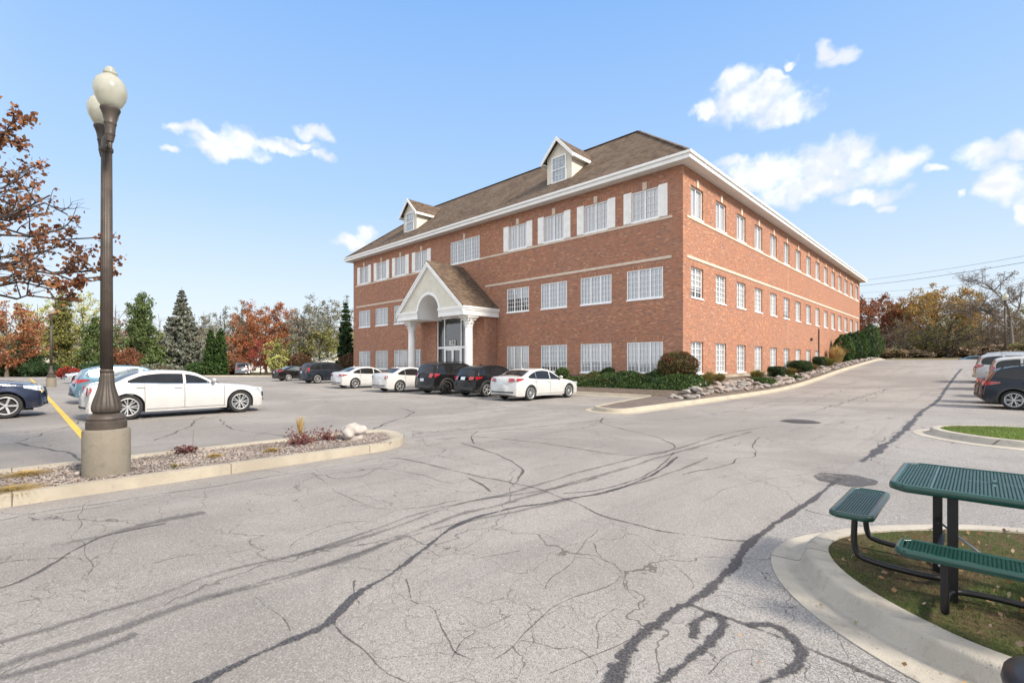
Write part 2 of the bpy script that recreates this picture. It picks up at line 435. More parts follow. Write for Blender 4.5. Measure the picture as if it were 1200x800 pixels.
M['foyer'] = plain('foyer_wall', (.20, .17, .12), .7)
M['bronze'] = plain('bronze_paint', (.072, .058, .048), .5, .2, var=.2, nscale=4, bump=.002)
M['black_metal'] = plain('black_metal', (.012, .012, .013), .4, .1, var=.3, bump=.001)
M['green_coat'] = plain('green_vinyl', (.004, .048, .036), .32, 0, .5, .3, var=.12, nscale=8)
M['steel'] = plain('steel', (.35, .36, .38), .4, .8)
M['rock'] = plain('pale_rock', (.31, .28, .26), .85, var=.25, nscale=2.3, bump=.01, bscale=14)
M['rock2'] = plain('grey_rock', (.22, .205, .20), .85, var=.25, nscale=2.0, bump=.01, bscale=14)
M['rock3'] = plain('pink_rock', (.30, .24, .21), .85, var=.22, nscale=3.0, bump=.01, bscale=14)
M['boulder'] = plain('white_boulder', (.44, .40, .37), .8, var=.14, nscale=5, bump=.006, bscale=24)
M['manhole'] = plain('cast_iron', (.07, .065, .07), .6, .3, bump=.01, bscale=40)
M['bark'] = mk_bark('bark'); M['bark_dark'] = mk_bark('bark_dark', (.075, .06, .055)); M['bark_grey'] = mk_bark('bark_grey', (.17, .15, .135))
# vehicles
M['tyre'] = plain('tyre', (.022, .022, .023), .85, var=.25, bump=.002)
M['rim'] = plain('alloy', (.42, .43, .44), .48, .7, var=.06); M['rim_dark'] = plain('black_alloy', (.03, .03, .032), .35, .5)
M['carglass'] = plain('car_glass', (.014, .016, .018), .04, 0, .35, .1, var=.2)
M['carglass_l'] = plain('car_glass_light', (.10, .13, .15), .05, 0, .9, .6, var=.4, nscale=2.5)
M['plastic'] = plain('black_plastic', (.025, .025, .026), .6)
M['chrome'] = plain('chrome', (.75, .76, .78), .12, 1.0, var=.05)
M['tail'] = plain('tail_lamp', (.30, .010, .015), .12, 0, .6, .8, var=.35, nscale=14)
M['head'] = plain('head_lamp', (.62, .66, .70), .08, .3, .7, .8, var=.4, nscale=16)
M['plate'] = plain('plate', (.62, .70, .76), .5, var=.15, nscale=14)
for k, c, me in (('white', (.54, .54, .54), 0), ('pearl', (.52, .525, .53), .0), ('black', (.006, .006, .007), .0), ('navy', (.012, .020, .050), .3), ('navy2', (.022, .035, .075), .3),
                 ('grey', (.11, .115, .13), .5), ('maroon', (.030, .012, .016), .3), ('blue', (.115, .22, .30), .45), ('silver', (.46, .48, .50), .6),
                 ('ink', (.016, .022, .034), .3), ('red', (.20, .03, .04), .3)):
    M['paint_' + k] = mk_paint('paint_' + k, c, me)
# globe of the street lamps: milky plastic
def mk_globe():
    m, nt, out = newmat('globe'); t = NT(nt); p = t.objco()
    c = t.mix(t.maprange(t.noise(p, 6, 3), .4, .7), (.56, .56, .50), (.44, .44, .37))
    a = t.bsdf(c, .18, 0, None, .5, .5); b = t.n('BsdfTranslucent', i_Color=(.8, .8, .7, 1))
    mx = t.n('MixShader', i_0=.45, i_1=a, i_2=b.outputs[0]); t.link(mx.outputs[0], out.inputs[0]); return m
M['globe'] = mk_globe()
LF = dict(
    red=[(.18, .065, .045), (.27, .115, .055), (.34, .165, .075), (.14, .055, .045), (.27, .155, .07), (.30, .12, .06)],
    maple=[(.26, .09, .045), (.36, .14, .06), (.42, .18, .075), (.29, .11, .055), (.34, .17, .08)],
    orange=[(.32, .155, .045), (.25, .15, .045), (.18, .16, .045), (.37, .20, .06), (.15, .14, .04)],
    rust=[(.20, .075, .04), (.26, .10, .05), (.16, .07, .04), (.12, .055, .035)],
    olive=[(.12, .125, .035), (.17, .16, .05), (.09, .11, .03), (.20, .17, .06)],
    yellow=[(.28, .28, .08), (.36, .34, .12), (.22, .26, .07), (.42, .38, .16)],
    pine=[(.040, .075, .025), (.075, .115, .035), (.11, .14, .05), (.055, .09, .03), (.14, .15, .06)],
    spruce=[(.10, .115, .085), (.15, .16, .125), (.20, .20, .165), (.08, .095, .07), (.17, .15, .12)],
    arbor=[(.03, .065, .018), (.05, .10, .025), (.075, .13, .035), (.04, .08, .02)],
    darkgreen=[(.018, .040, .016), (.03, .06, .022), (.045, .08, .03), (.022, .05, .02)],
    box=[(.022, .045, .018), (.04, .07, .025), (.03, .055, .02), (.06, .09, .035)],
    cover=[(.03, .065, .02), (.06, .11, .03), (.10, .16, .045), (.04, .08, .025), (.14, .18, .06)],
    coverbrown=[(.10, .09, .03), (.14, .08, .035), (.07, .09, .03), (.18, .12, .05)],
    bushred=[(.16, .035, .03), (.09, .075, .03), (.12, .09, .035), (.22, .05, .04), (.07, .08, .03)],
    brightred=[(.34, .03, .03), (.42, .06, .04), (.24, .025, .03)],
    grey=[(.16, .155, .12), (.22, .21, .17), (.12, .13, .09), (.10, .10, .075)],
    brown=[(.15, .105, .075), (.20, .145, .10), (.11, .08, .06), (.24, .18, .12)],
    scrub=[(.20, .145, .09), (.27, .20, .12), (.15, .11, .07), (.24, .19, .10)],
    straw=[(.42, .30, .12), (.34, .23, .09), (.26, .19, .08), (.48, .36, .18)],
    strawgreen=[(.26, .24, .08), (.34, .26, .10), (.16, .18, .06), (.38, .28, .13)],
    blade=[(.05, .10, .02), (.09, .15, .035), (.14, .19, .05), (.22, .19, .09), (.07, .12, .025)],
    dryblade=[(.24, .18, .10), (.30, .23, .13), (.16, .12, .07), (.12, .13, .045)],
    lawnblade=[(.08, .15, .02), (.13, .22, .035), (.19, .26, .06), (.24, .23, .09)],
    stem=[(.16, .05, .055), (.22, .09, .08), (.12, .05, .05), (.26, .15, .12)],
    litter=[(.30, .16, .07), (.42, .28, .15), (.22, .10, .05), (.5, .42, .3)])
for k in ('olive', 'orange', 'rust', 'brown', 'grey', 'yellow', 'straw', 'pine', 'spruce', 'darkgreen'): LF[k] = [tuple(min(.6, x * (1.45 if k != 'darkgreen' else 1.2)) for x in c) for c in LF[k]]
for k, v in LF.items(): M['leaf_' + k] = mk_leaf('leaves_' + k, v)
# ================================================================ THE SETTING
def catmull(pts, per=8, closed=False):
    out = []; m = len(pts)
    rng = range(m if closed else m - 1)
    g = (lambda i: pts[i % m]) if closed else (lambda i: pts[max(0, min(m - 1, i))])
    for i in rng:
        p0, p1, p2, p3 = g(i - 1), g(i), g(i + 1), g(i + 2)
        for k in range(per):
            t = k / per
            out.append(tuple(.5 * (2 * p1[a] + (p2[a] - p0[a]) * t + (2 * p0[a] - 5 * p1[a] + 4 * p2[a] - p3[a]) * t * t + (3 * p1[a] - p0[a] - 3 * p2[a] + p3[a]) * t ** 3) for a in range(len(p1))))
    if not closed: out.append(tuple(pts[-1]))
    return out
def round_path(pts, rad, n=8):           # rounds the inner corners of an open path
    out = [pts[0]]
    for i in range(1, len(pts) - 1):
        r = rad[i] if hasattr(rad, '__len__') else rad
        a = Vector(pts[i - 1]); b = Vector(pts[i]); c = Vector(pts[i + 1])
        d1 = (a - b).normalized(); d2 = (c - b).normalized()
        if r <= 0: out.append(tuple(b)); continue
        p1 = b + d1 * r; p2 = b + d2 * r
        for k in range(n + 1):
            t = k / n; out.append(tuple(p1 * (1 - t) ** 2 + b * 2 * t * (1 - t) + p2 * t * t))
    out.append(pts[-1]); return out
def resample(path, step):
    out = [path[0]]; acc = 0
    for a, b in zip(path, path[1:]):
        L = math.dist(a, b); k = max(1, int(L / step))
        for i in range(1, k + 1): out.append(tuple(lerp(a[j], b[j], i / k) for j in range(len(a))))
    return out
def offset_path(path, d, closed=False):  # to the right of travel for d > 0
    out = []; m = len(path)
    for i, p in enumerate(path):
        a = path[(i - 1) % m] if closed or i > 0 else p; b = path[(i + 1) % m] if closed or i < m - 1 else p
        t = Vector((b[0] - a[0], b[1] - a[1])).normalized()
        out.append((p[0] + t.y * d, p[1] - t.x * d))
    return out

# --- ground sheet to the horizon
def ground_z(u, n):
    r = math.hypot(u, n)
    return gz(u, n) - .07 - (0 if r < 130 else min(2.0, (r - 130) * .01))
xs = sorted(set([-1600, -900, -500, -300, -200, -150] + list(range(-120, 61, 4)) + [-8, 80, 120, 200, 350, 600, 1000, 1600]))
ys = sorted(set([-1600, -800, -400, -200, -100, -50, -20, 0, 15] + list(range(20, 150, 3)) + [170, 220, 300, 450, 700, 1100, 1600]))
mb = MB(); mb.grid(lambda i, j: (xs[i], ys[j], ground_z(xs[i], ys[j])), len(xs), len(ys)); mb.smooth = True
struct(mb.build('ground', M['field']))
# --- the drive, following the rise, and the flat car park
def flat_z(u, n): return gz(u, n)
mb = MB()
xr = [-9.0 + i * 1.5 for i in range(41)]; yr = [-40, -20, 0, 12, 20] + [22 + i for i in range(52)]
mb.grid(lambda i, j: (xr[i], yr[j], gz(xr[i], yr[j])), len(xr), len(yr)); mb.smooth = True
struct(mb.build('road', M['asphalt']))
A = cam2w(-98, 60.5); B = cam2w(-22.5, 60.5)
lot = [(-9, -40), (-9, 23), (-49.5, 23), (-50, 26), B, A, (-100, -40)]
mb = MB(); mb.poly([(x, y, 0.0) for x, y in lot]); struct(mb.build('parking_lot', M['asphalt']))

# --- kerbs: a section swept along a path (outer side on the right of travel)
KSEC = [(0, -.12), (0, .15), (.004, .1505), (.12, .150), (.143, .146), (.158, .134), (.166, .118), (.196, .034), (.206, .022), (.222, .016), (.24, .0145)]
def kerb(name, path, mat, gutter=.3, h=.0, closed=False, roll=0.0):
    sec = [(d + (roll * (1 if z < .14 else .25) if d > .1 else 0), z) for d, z in KSEC] + [(.24 + roll + gutter, .008), (.24 + roll + gutter, -.12)]
    mb = MB(); m = len(path)
    rows = [offset_path(path, d, closed) for d, z in sec]
    def P(i, j):
        i = i % m; x, y = rows[j][i]; return (x, y, gz(path[i][0], path[i][1]) + sec[j][1])
    mb.grid(P, m + (1 if closed else 0), len(sec), flip=True)
    o = mb.build(name, mat, smooth=True); struct(o)
    e = o.modifiers.new('e', 'EDGE_SPLIT'); e.split_angle = radians(60)
    return o
# building bed kerb: stalls -> peninsula nose -> along the drive
KU = -8.75
kp = round_path([(-50.0, 24.0), (-47.5, 21.5), (-11.3, 21.5), (-9.95, 14.6), (-8.75, 14.15), (-8.75, 78)], [0, .6, .5, .45, .7, 0], 8)
kerb('kerb', resample(kp, .8), M['kerb'], .24)
# lamp island
I1 = round_path([(-8.28, -30), (-8.28, 5.75), (-10.35, 6.25), (-10.35, -30)], [0, 1.15, .9, 0], 9)
I1 = resample(I1, .5)[::-1]
kerb('kerb', I1, M['kerb'], .03, roll=.13)
# small island at the right with green grass
I3 = round_path([(30, 17.3), (.15, 17.05), (-1.02, 15.6), (.15, 14.1), (30, 13.95)], [0, .9, 1.0, .9, 0], 8)
I3 = resample(I3, .5)[::-1]
kerb('kerb', I3[::-1], M['kerb_grey'], .26)
# picnic island
I4c = [(7, 3.45), (4, 3.5), (2.0, 3.55), (1.0, 3.58), (.16, 3.68), (-.22, 3.84), (-.60, 4.16), (-.85, 4.55), (-.93, 4.95), (-.80, 5.40), (-.35, 5.98), (.30, 6.50), (1.6, 6.95), (4, 7.2), (7, 7.3)]
I4 = catmull(I4c, 5)
kerb('kerb', I4[::-1], M['kerb_grey'], .18)
# kerb at the far edge of the car park
ka = cam2w(-98, 60.6); kb = cam2w(-22.5, 60.6)
fk = resample([kb, ka], 3)
kerb('kerb', fk[::-1], M['kerb'], .1)

# --- island tops
def top_sheet(name, poly, z, mat, res=None, bumpy=0.0, seed=0):
    bm = bmesh.new(); vs = [bm.verts.new((x, y, 0)) for x, y in poly]; f = bm.faces.new(vs)
    xs_ = [p[0] for p in poly]; ys_ = [p[1] for p in poly]
    if res:
        def cut(a, b, nrm):
            k = a
            while k < b:
                g = bm.verts[:] + bm.edges[:] + bm.faces[:]
                co = (k, 0, 0) if nrm == 0 else (0, k, 0)
                bmesh.ops.bisect_plane(bm, geom=g, plane_co=co, plane_no=((1, 0, 0) if nrm == 0 else (0, 1, 0))); k += res
        cut(max(min(xs_), -12) + res, min(max(xs_), 6), 0); cut(max(min(ys_), -8) + res, max(ys_), 1)
    for v in bm.verts:
        v.co.z = (z(v.co.x, v.co.y) if callable(z) else z + gz(v.co.x, v.co.y))
        if bumpy: v.co.z += bumpy * noise.noise(Vector((v.co.x * 1.7 + seed, v.co.y * 1.7, 0)))
    me = bpy.data.meshes.new(name); bm.to_mesh(me); bm.free(); me.shade_smooth(); me.materials.append(mat)
    o = bpy.data.objects.new(name, me); COL.objects.link(o); return struct(o)
top_sheet('gravel_bed', I1, .125, M['gravel'], .35, .02)
top_sheet('lawn', I3 if I3[0][0] > 0 else I3, .135, M['lawn_green'], .5, .02)
top_sheet('lawn', I4, .135, M['lawn'], .22, .025)

# --- the planted bed round the building
WALLH = [(24, .80), (42, .86), (48, 1.25), (58, 1.85), (75, 2.25), (90, 2.3)]
def wall_h(u, n):
    if n >= 24.6: return interp(WALLH, n)
    return interp([(-47, .42), (-34, .5), (-11.3, .80)], u)
def bed_z(u, n):
    g = gz(u, n) if u > -11.3 else 0.0
    g = ramp(n) if u > -12.5 else 0.0
    tu = clamp((-8.75 - u) / 2.45); tn = clamp((n - 21.6) / 2.9)
    t = min(tu, tn); e = .13 + g
    return e + (max(wall_h(u, n), e + .05) - e) * (1 - (1 - t) ** 1.7)
us = [-47.4 + i * 1.0 for i in range(37)] + [-11.2, -10.8, -10.4, -10.0, -9.6, -9.2, -8.9, -8.76]
ns = [21.52, 21.8, 22.2, 22.6, 23, 23.5, 24, 24.6, 25.2] + [26 + i for i in range(53)]
mb = MB()
for i in range(len(us) - 1):
    for j in range(len(ns) - 1):
        if us[i] < -12.3 and ns[j] > 24.3: continue
        q = [(us[i], ns[j]), (us[i + 1], ns[j]), (us[i + 1], ns[j + 1]), (us[i], ns[j + 1])]
        mb.poly([(x, y, bed_z(x, y) + .03 * noise.noise(Vector((x * 1.3, y * 1.3, 0)))) for x, y in q])
struct(mb.build('planting_bed', M['mulch'], smooth=False))
nose = round_path([(-11.32, 21.6), (-9.95, 14.6), (-8.75, 14.15), (-8.75, 21.6)], [0, .45, .7, 0], 8)
top_sheet('planting_bed', nose, .125, M['gravel'], .8, .02, 5)
# --- footpath to the entrance
mb = MB(); mb.prism([(-33.6, 21.52), (-25.0, 21.52), (-25.0, 24.58), (-33.6, 24.58)], .0, .56); struct(mb.build('path', M['kerb_grey'], bevel=.01))

# --- painted lines
def strip(name, path, w, mat, z=.006, jit=0.0, seed=0, wf=None):
    mb = MB(); m = len(path); r = random.Random(seed)
    wl = [(w if wf is None else wf(i / max(1, m - 1))) * (1 + jit * (r.random() - .5) * 2) / 2 for i in range(m)]
    wr = [(w if wf is None else wf(i / max(1, m - 1))) * (1 + jit * (r.random() - .5) * 2) / 2 for i in range(m)]
    L = []; R = []
    for i, p in enumerate(path):
        a = path[max(0, i - 1)]; b = path[min(m - 1, i + 1)]
        t = Vector((b[0] - a[0], b[1] - a[1])).normalized()
        L.append((p[0] - t.y * wl[i], p[1] + t.x * wl[i])); R.append((p[0] + t.y * wr[i], p[1] - t.x * wr[i]))
    mb.grid(lambda i, j: ((L, R)[j][i][0], (L, R)[j][i][1], gz((L, R)[j][i][0], (L, R)[j][i][1]) + z), m, 2, flip=False)
    for k, f in enumerate(mb.f): mb.f[k] = f[::-1]
    o = mb.build(name, mat); ul = o.data.uv_layers.new(name='UVMap')
    for lp in o.data.loops: ul.data[lp.index].uv = (lp.vertex_index // 2, lp.vertex_index % 2)
    return o
STALL = 2.9
def lines(spec, mat, nm='parking_line'):
    for a, b, w in spec: struct(strip(nm, resample([a, b], .8), w, mat, .005))
lines([((-75, 1.28), (-14.45, 1.12), .14)], M['yellow'])
lines([((-14.7 - STALL * k, -4.2), (-14.7 - STALL * k, 1.0), .09) for k in range(0, 18)], M['yellow_old'])
lines([((-14.7 - STALL * k, 1.3), (-14.7 - STALL * k, 6.4), .09) for k in range(0, 18)], M['yellow_old'])
lines([((-13.9 - 3.0 * k, 16.0), (-13.9 - 3.0 * k, 21.1), .09) for k in range(0, 12)], M['yellow_old'])
lines([((-.2, 24.6 + 2.85 * k), (5.0, 24.6 + 2.85 * k), .10) for k in range(0, 8)] + [((-.3, 21.7), (6.5, 21.7), .10), ((0.2, 19.0), (7, 19.0), .08)], M['yellow_old'])

# --- sealed cracks, tyre marks and patches on the asphalt (traced where they lie)
def wander(path, amp, seed, step=.22):
    p = resample(path, step); r = Vector((seed * 5.3, seed * 1.7, 0)); out = []
    for i, (x, y) in enumerate(p):
        k = min(1, i / 4, (len(p) - 1 - i) / 4)
        out.append((x + amp * k * noise.noise(r + Vector((x * 1.9, y * 1.9, 0))), y + amp * k * noise.noise(r + Vector((x * 1.9, y * 1.9, 9)))))
    return out
def trace(name, pix, w, mat, amp=.05, seed=1, jit=.16, z=.004):
    pts = catmull([G(x, y) for x, y in pix], 6)
    wf = w if callable(w) else None
    K_ = 1.55
    o = strip(name, wander(pts, amp, seed, .12 if z < .006 else .25), w * K_ if not wf else .1, mat, z, jit, seed, (lambda t: wf(t) * K_) if wf else None); return struct(o)
seals = [  # pixel trace, width, wandering
 ([(715, 812), (722, 785), (735, 765), (760, 738), (790, 715), (805, 706), (830, 688), (858, 664), (876, 640), (905, 617), (940, 594), (965, 576), (985, 560)], (lambda t: lerp(.085, .05, t)), .03),
 ([(1010, 541), (1025, 530), (1045, 516), (1060, 504), (1070, 493), (1083, 480), (1097, 471), (1108, 456), (1117, 444), (1127, 432)], .13, .05),
 ([(805, 706), (830, 716), (858, 725), (885, 735), (920, 748), (960, 765), (1000, 782), (1050, 803)], .035, .02),
 ([(812, 748), (815, 732), (826, 722), (840, 720), (848, 730), (838, 746), (818, 764), (796, 783), (776, 801), (760, 818)], .055, .01),
 ([(876, 733), (905, 732), (925, 745), (938, 760), (934, 778), (918, 790), (895, 800), (870, 812)], .055, .02),
  ([(225, 806), (262, 786), (300, 768), (345, 749), (375, 736), (392, 724), (405, 712), (425, 693), (455, 675), (490, 648), (531, 618), (566, 604), (604, 595), (640, 590), (668, 584), (705, 578), (731, 570), (762, 558), (780, 546), (794, 535)], (lambda t: lerp(.060, .042, t)), .03),
 ([(876, 634), (845, 632), (800, 626), (760, 619), (715, 607), (680, 592), (650, 580), (625, 570), (600, 566), (560, 558), (510, 546), (475, 538), (452, 536)], .032, .05),
 ([(487, 517), (520, 514), (560, 512), (600, 515), (650, 521), (690, 528), (730, 533), (775, 531), (790, 525), (786, 519), (770, 512), (745, 506), (715, 499), (704, 494), (708, 489)], .035, .06),
 ([(540, 519), (570, 528), (598, 540), (612, 550), (607, 560), (604, 566)], .045, .05),
 ([(549, 560), (565, 568), (575, 576)], .04, .03),
 ([(437, 503), (455, 495), (478, 488), (482, 482), (470, 478)], .05, .15),
 ([(790, 530), (775, 545), (750, 560), (710, 572), (660, 578)], .03, .06),
 ([(0, 689), (20, 682), (45, 670), (70, 654), (92, 642), (120, 629), (150, 622), (195, 613)], .035, .05),
 ([(0, 610), (60, 598), (120, 590), (180, 580), (250, 570), (330, 556), (400, 545), (455, 534)], .022, .015),
 ([(0, 615), (60, 603), (120, 594), (200, 580)], .02, .015),
 ([(890, 512), (880, 522), (886, 530), (880, 536), (862, 538), (850, 545), (800, 556)], .03, .1),
 ([(925, 505), (950, 500), (990, 495), (1040, 490), (1060, 487)], .02, .1),
 ([(0, 521), (18, 518), (38, 512), (60, 505), (85, 499), (92, 494)], .035, .12),
 ([(20, 519), (45, 524), (70, 527), (92, 535), (94, 540)], .05, .12),
 ([(180, 516), (205, 507), (222, 500), (228, 493), (240, 488)], .045, .12),
 ([(258, 491), (266, 500), (285, 505), (310, 508), (345, 512)], .04, .12),
 ([(875, 478), (905, 470), (940, 462), (980, 452), (1010, 446)], .02, .3), ([(960, 480), (1000, 468), (1025, 460), (1040, 455)], .05, .3),
 ([(940, 472), (970, 463), (990, 456), (1020, 452)], .035, .4), ([(1012, 470), (1030, 462), (1035, 455), (1022, 452)], .03, .3),
 ([(1115, 520), (1128, 512), (1116, 503)], .03, .1),
 ([(730, 489), (760, 492), (800, 490), (850, 483), (890, 476)], .03, .2),
 ([(555, 478), (590, 482), (650, 479), (700, 480)], .03, .2), ([(510, 473), (560, 470), (600, 474)], .03, .2), ([(380, 470), (420, 474), (480, 470), (530, 473)], .03, .25)]
for k, (pix, w, amp) in enumerate(seals):
    trace('crack_seal', pix, w, M['tar'] if callable(w) or w > .045 else M['tar_thin'], amp, k + 1, z=.004 + .0004 * (k % 5))
skids = [([(-5, 754), (60, 735), (120, 716), (180, 699), (240, 677), (300, 660), (360, 647), (420, 632), (480, 612), (540, 590), (600, 577), (650, 562), (700, 548), (760, 533), (800, 524), (850, 508), (900, 500)], .055),
 ([(-5, 783), (60, 762), (120, 744), (180, 722), (240, 700), (300, 684), (360, 668), (420, 650), (480, 625), (540, 603), (600, 588), (650, 572), (720, 552), (780, 534), (830, 520), (880, 506)], .075),
 ([(330, 655), (400, 634), (460, 612), (520, 594), (580, 583), (640, 574), (700, 560)], .05),
 ([(250, 700), (330, 680), (400, 655), (470, 632), (540, 612), (600, 600), (680, 583), (740, 568), (790, 553), (830, 536)], .045),
 ([(0, 795), (60, 778), (110, 762), (160, 742)], .05),
 ([(60, 640), (120, 628), (180, 612), (240, 600)], .12), ([(486, 512), (540, 508), (600, 503), (660, 497), (720, 490)], .05), ([(486, 508), (540, 504), (620, 496)], .04)]
for k, (pix, w) in enumerate(skids):
    trace('tyre_mark', pix, w, M['skid'], .03, k + 40, z=.0065 + .0004 * (k % 4))
cracks = [([(436, 548), (470, 552), (505, 560), (530, 566)], .02), ([(0, 660), (40, 655), (90, 650), (140, 640)], .014), ([(10, 708), (50, 700), (100, 692), (150, 688)], .012),
 ([(640, 690), (660, 670), (672, 650), (690, 636), (700, 620)], .01), ([(760, 640), (780, 655), (800, 672), (812, 690)], .01), ([(530, 770), (548, 745), (575, 728), (600, 720)], .01), ([(700, 760), (690, 740), (700, 722), (722, 712)], .009),
 ([(600, 520), (640, 508), (690, 500), (740, 497), (790, 494)], .018), ([(740, 470), (790, 478), (840, 474), (880, 466)], .02), ([(300, 510), (340, 500), (400, 492), (450, 484)], .02), ([(560, 505), (552, 512), (556, 520)], .05), ([(556, 500), (600, 490), (660, 486), (700, 484)], .02),
 ([(450, 545), (430, 556), (400, 560), (380, 556)], .018), ([(340, 640), (360, 625), (400, 614), (440, 610)], .012), ([(820, 590), (850, 575), (880, 566), (930, 556), (960, 552)], .012), ([(840, 560), (880, 552), (920, 548)], .012),
 ([(930, 520), (960, 528), (1000, 532), (1030, 528)], .014), ([(1020, 540), (1030, 520), (1050, 505), (1058, 498)], .02), ([(180, 660), (220, 650), (270, 648), (310, 640)], .01), ([(300, 700), (310, 712), (330, 722), (340, 740)], .01),
 ([(830, 790), (850, 770), (880, 760), (900, 766)], .008), ([(835, 700), (860, 705), (880, 715), (900, 712)], .008), ([(700, 790), (690, 770), (670, 760), (640, 762), (610, 750)], .009), ([(100, 590), (92, 600), (98, 612), (88, 628), (97, 640), (103, 660), (101, 680)], .012), ([(415, 680), (417, 700), (420, 712)], .02),
 ([(476, 678), (480, 700), (505, 715), (515, 735), (535, 760), (560, 775)], .016), ([(392, 728), (395, 750), (430, 770), (455, 785), (480, 800)], .014),
 ([(695, 636), (705, 650), (725, 668), (740, 690), (755, 712)], .012), ([(580, 772), (610, 742), (650, 715), (700, 690), (730, 672)], .014),
 ([(640, 790), (700, 765), (740, 745), (760, 735)], .01), ([(365, 553), (385, 568), (420, 590), (455, 596), (500, 592), (540, 586)], .018), ([(500, 682), (530, 668), (560, 655), (610, 645)], .01)]
for k, (pix, w) in enumerate(cracks): trace('crack', pix, w * .62, M['tar_thin'], .10, k + 80, .5, z=.0035)
def disc(name, px, py, r, mat, z=.012, wob=.08, seed=1):
    u, n = G(px, py); mb = MB(); pts = []
    for k in range(40):
        a = 2 * pi * k / 40; rr = r * (1 + wob * noise.noise(Vector((cos(a) * 1.5, sin(a) * 1.5, seed))))
        pts.append((u + rr * cos(a), n + rr * sin(a), gz(u, n) + z))
    mb.poly(pts); return mb.build(name, mat)
struct(disc('asphalt_patch', 990, 561.5, .40, M['patch'], .008, .25, 3))
struct(disc('asphalt_patch', 937, 494, .52, M['patch'], .008, .2, 5))
u, n = G(937, 493.5); mb = MB(); mb.lathe([(.0, .0), (.40, .0), (.40, .014), (.37, .016), (.36, .012), (.0, .012)], 36, (u, n, gz(u, n) + .002), cap=False)
tag(mb.build('manhole_cover', M['manhole']), 'dark round cast iron manhole cover set in the middle of the sloping drive', 'manhole cover')
# ================================================================ THE BUILDING
YF, XR = 24.6, -11.27            # planes of the front wall (faces -y) and of the right wall (faces +x)
XL, YB = -46.8, 76.6
ZE, ZW = 12.2, 12.25
bld = empty('office_building', ((XL + XR) / 2, (YF + YB) / 2, .0))
tag(bld, 'three storey red brick office building with white trim, brown hip roof and columned entrance', 'building')
BO = Vector(bld.location)
class FB(MB):                    # boxes given along a wall: along, out, up
    def __init__(s, face): super().__init__(); s.face = face
    def w(s, a, o, z):
        return (a - BO.x, YF - o - BO.y, z) if s.face == 'F' else (XR + o - BO.x, a - BO.y, z)
    def b(s, a0, a1, o0, o1, z0, z1):
        p = s.w(a0, o0, z0); q = s.w(a1, o1, z1); s.box(p[0], q[0], p[1], q[1], p[2], q[2])
    def q(s, pts): s.poly([s.w(*p) for p in pts])
def wall(face, a0, a1, z0, z1, openings, name='brick_wall', depth=.24, mat='brick'):
    mb = FB(face)
    A_ = sorted(set([a0, a1] + [v for o in openings for v in o[:2]])); Z_ = sorted(set([z0, z1] + [v for o in openings for v in o[2:]]))
    for x0, x1 in zip(A_, A_[1:]):
        for y0, y1 in zip(Z_, Z_[1:]):
            cx, cz = (x0 + x1) / 2, (y0 + y1) / 2
            if any(o[0] < cx < o[1] and o[2] < cz < o[3] for o in openings): continue
            mb.q([(x0, 0, y0), (x1, 0, y0), (x1, 0, y1), (x0, 0, y1)])
    for x0, x1, y0, y1 in openings:
        mb.q([(x0, 0, y0), (x0, -depth, y0), (x1, -depth, y0), (x1, 0, y0)]); mb.q([(x0, 0, y1), (x1, 0, y1), (x1, -depth, y1), (x0, -depth, y1)])
        mb.q([(x0, 0, y0), (x0, 0, y1), (x0, -depth, y1), (x0, -depth, y0)]); mb.q([(x1, 0, y0), (x1, -depth, y0), (x1, -depth, y1), (x1, 0, y1)])
    return mb.build(name, M[mat], bld)
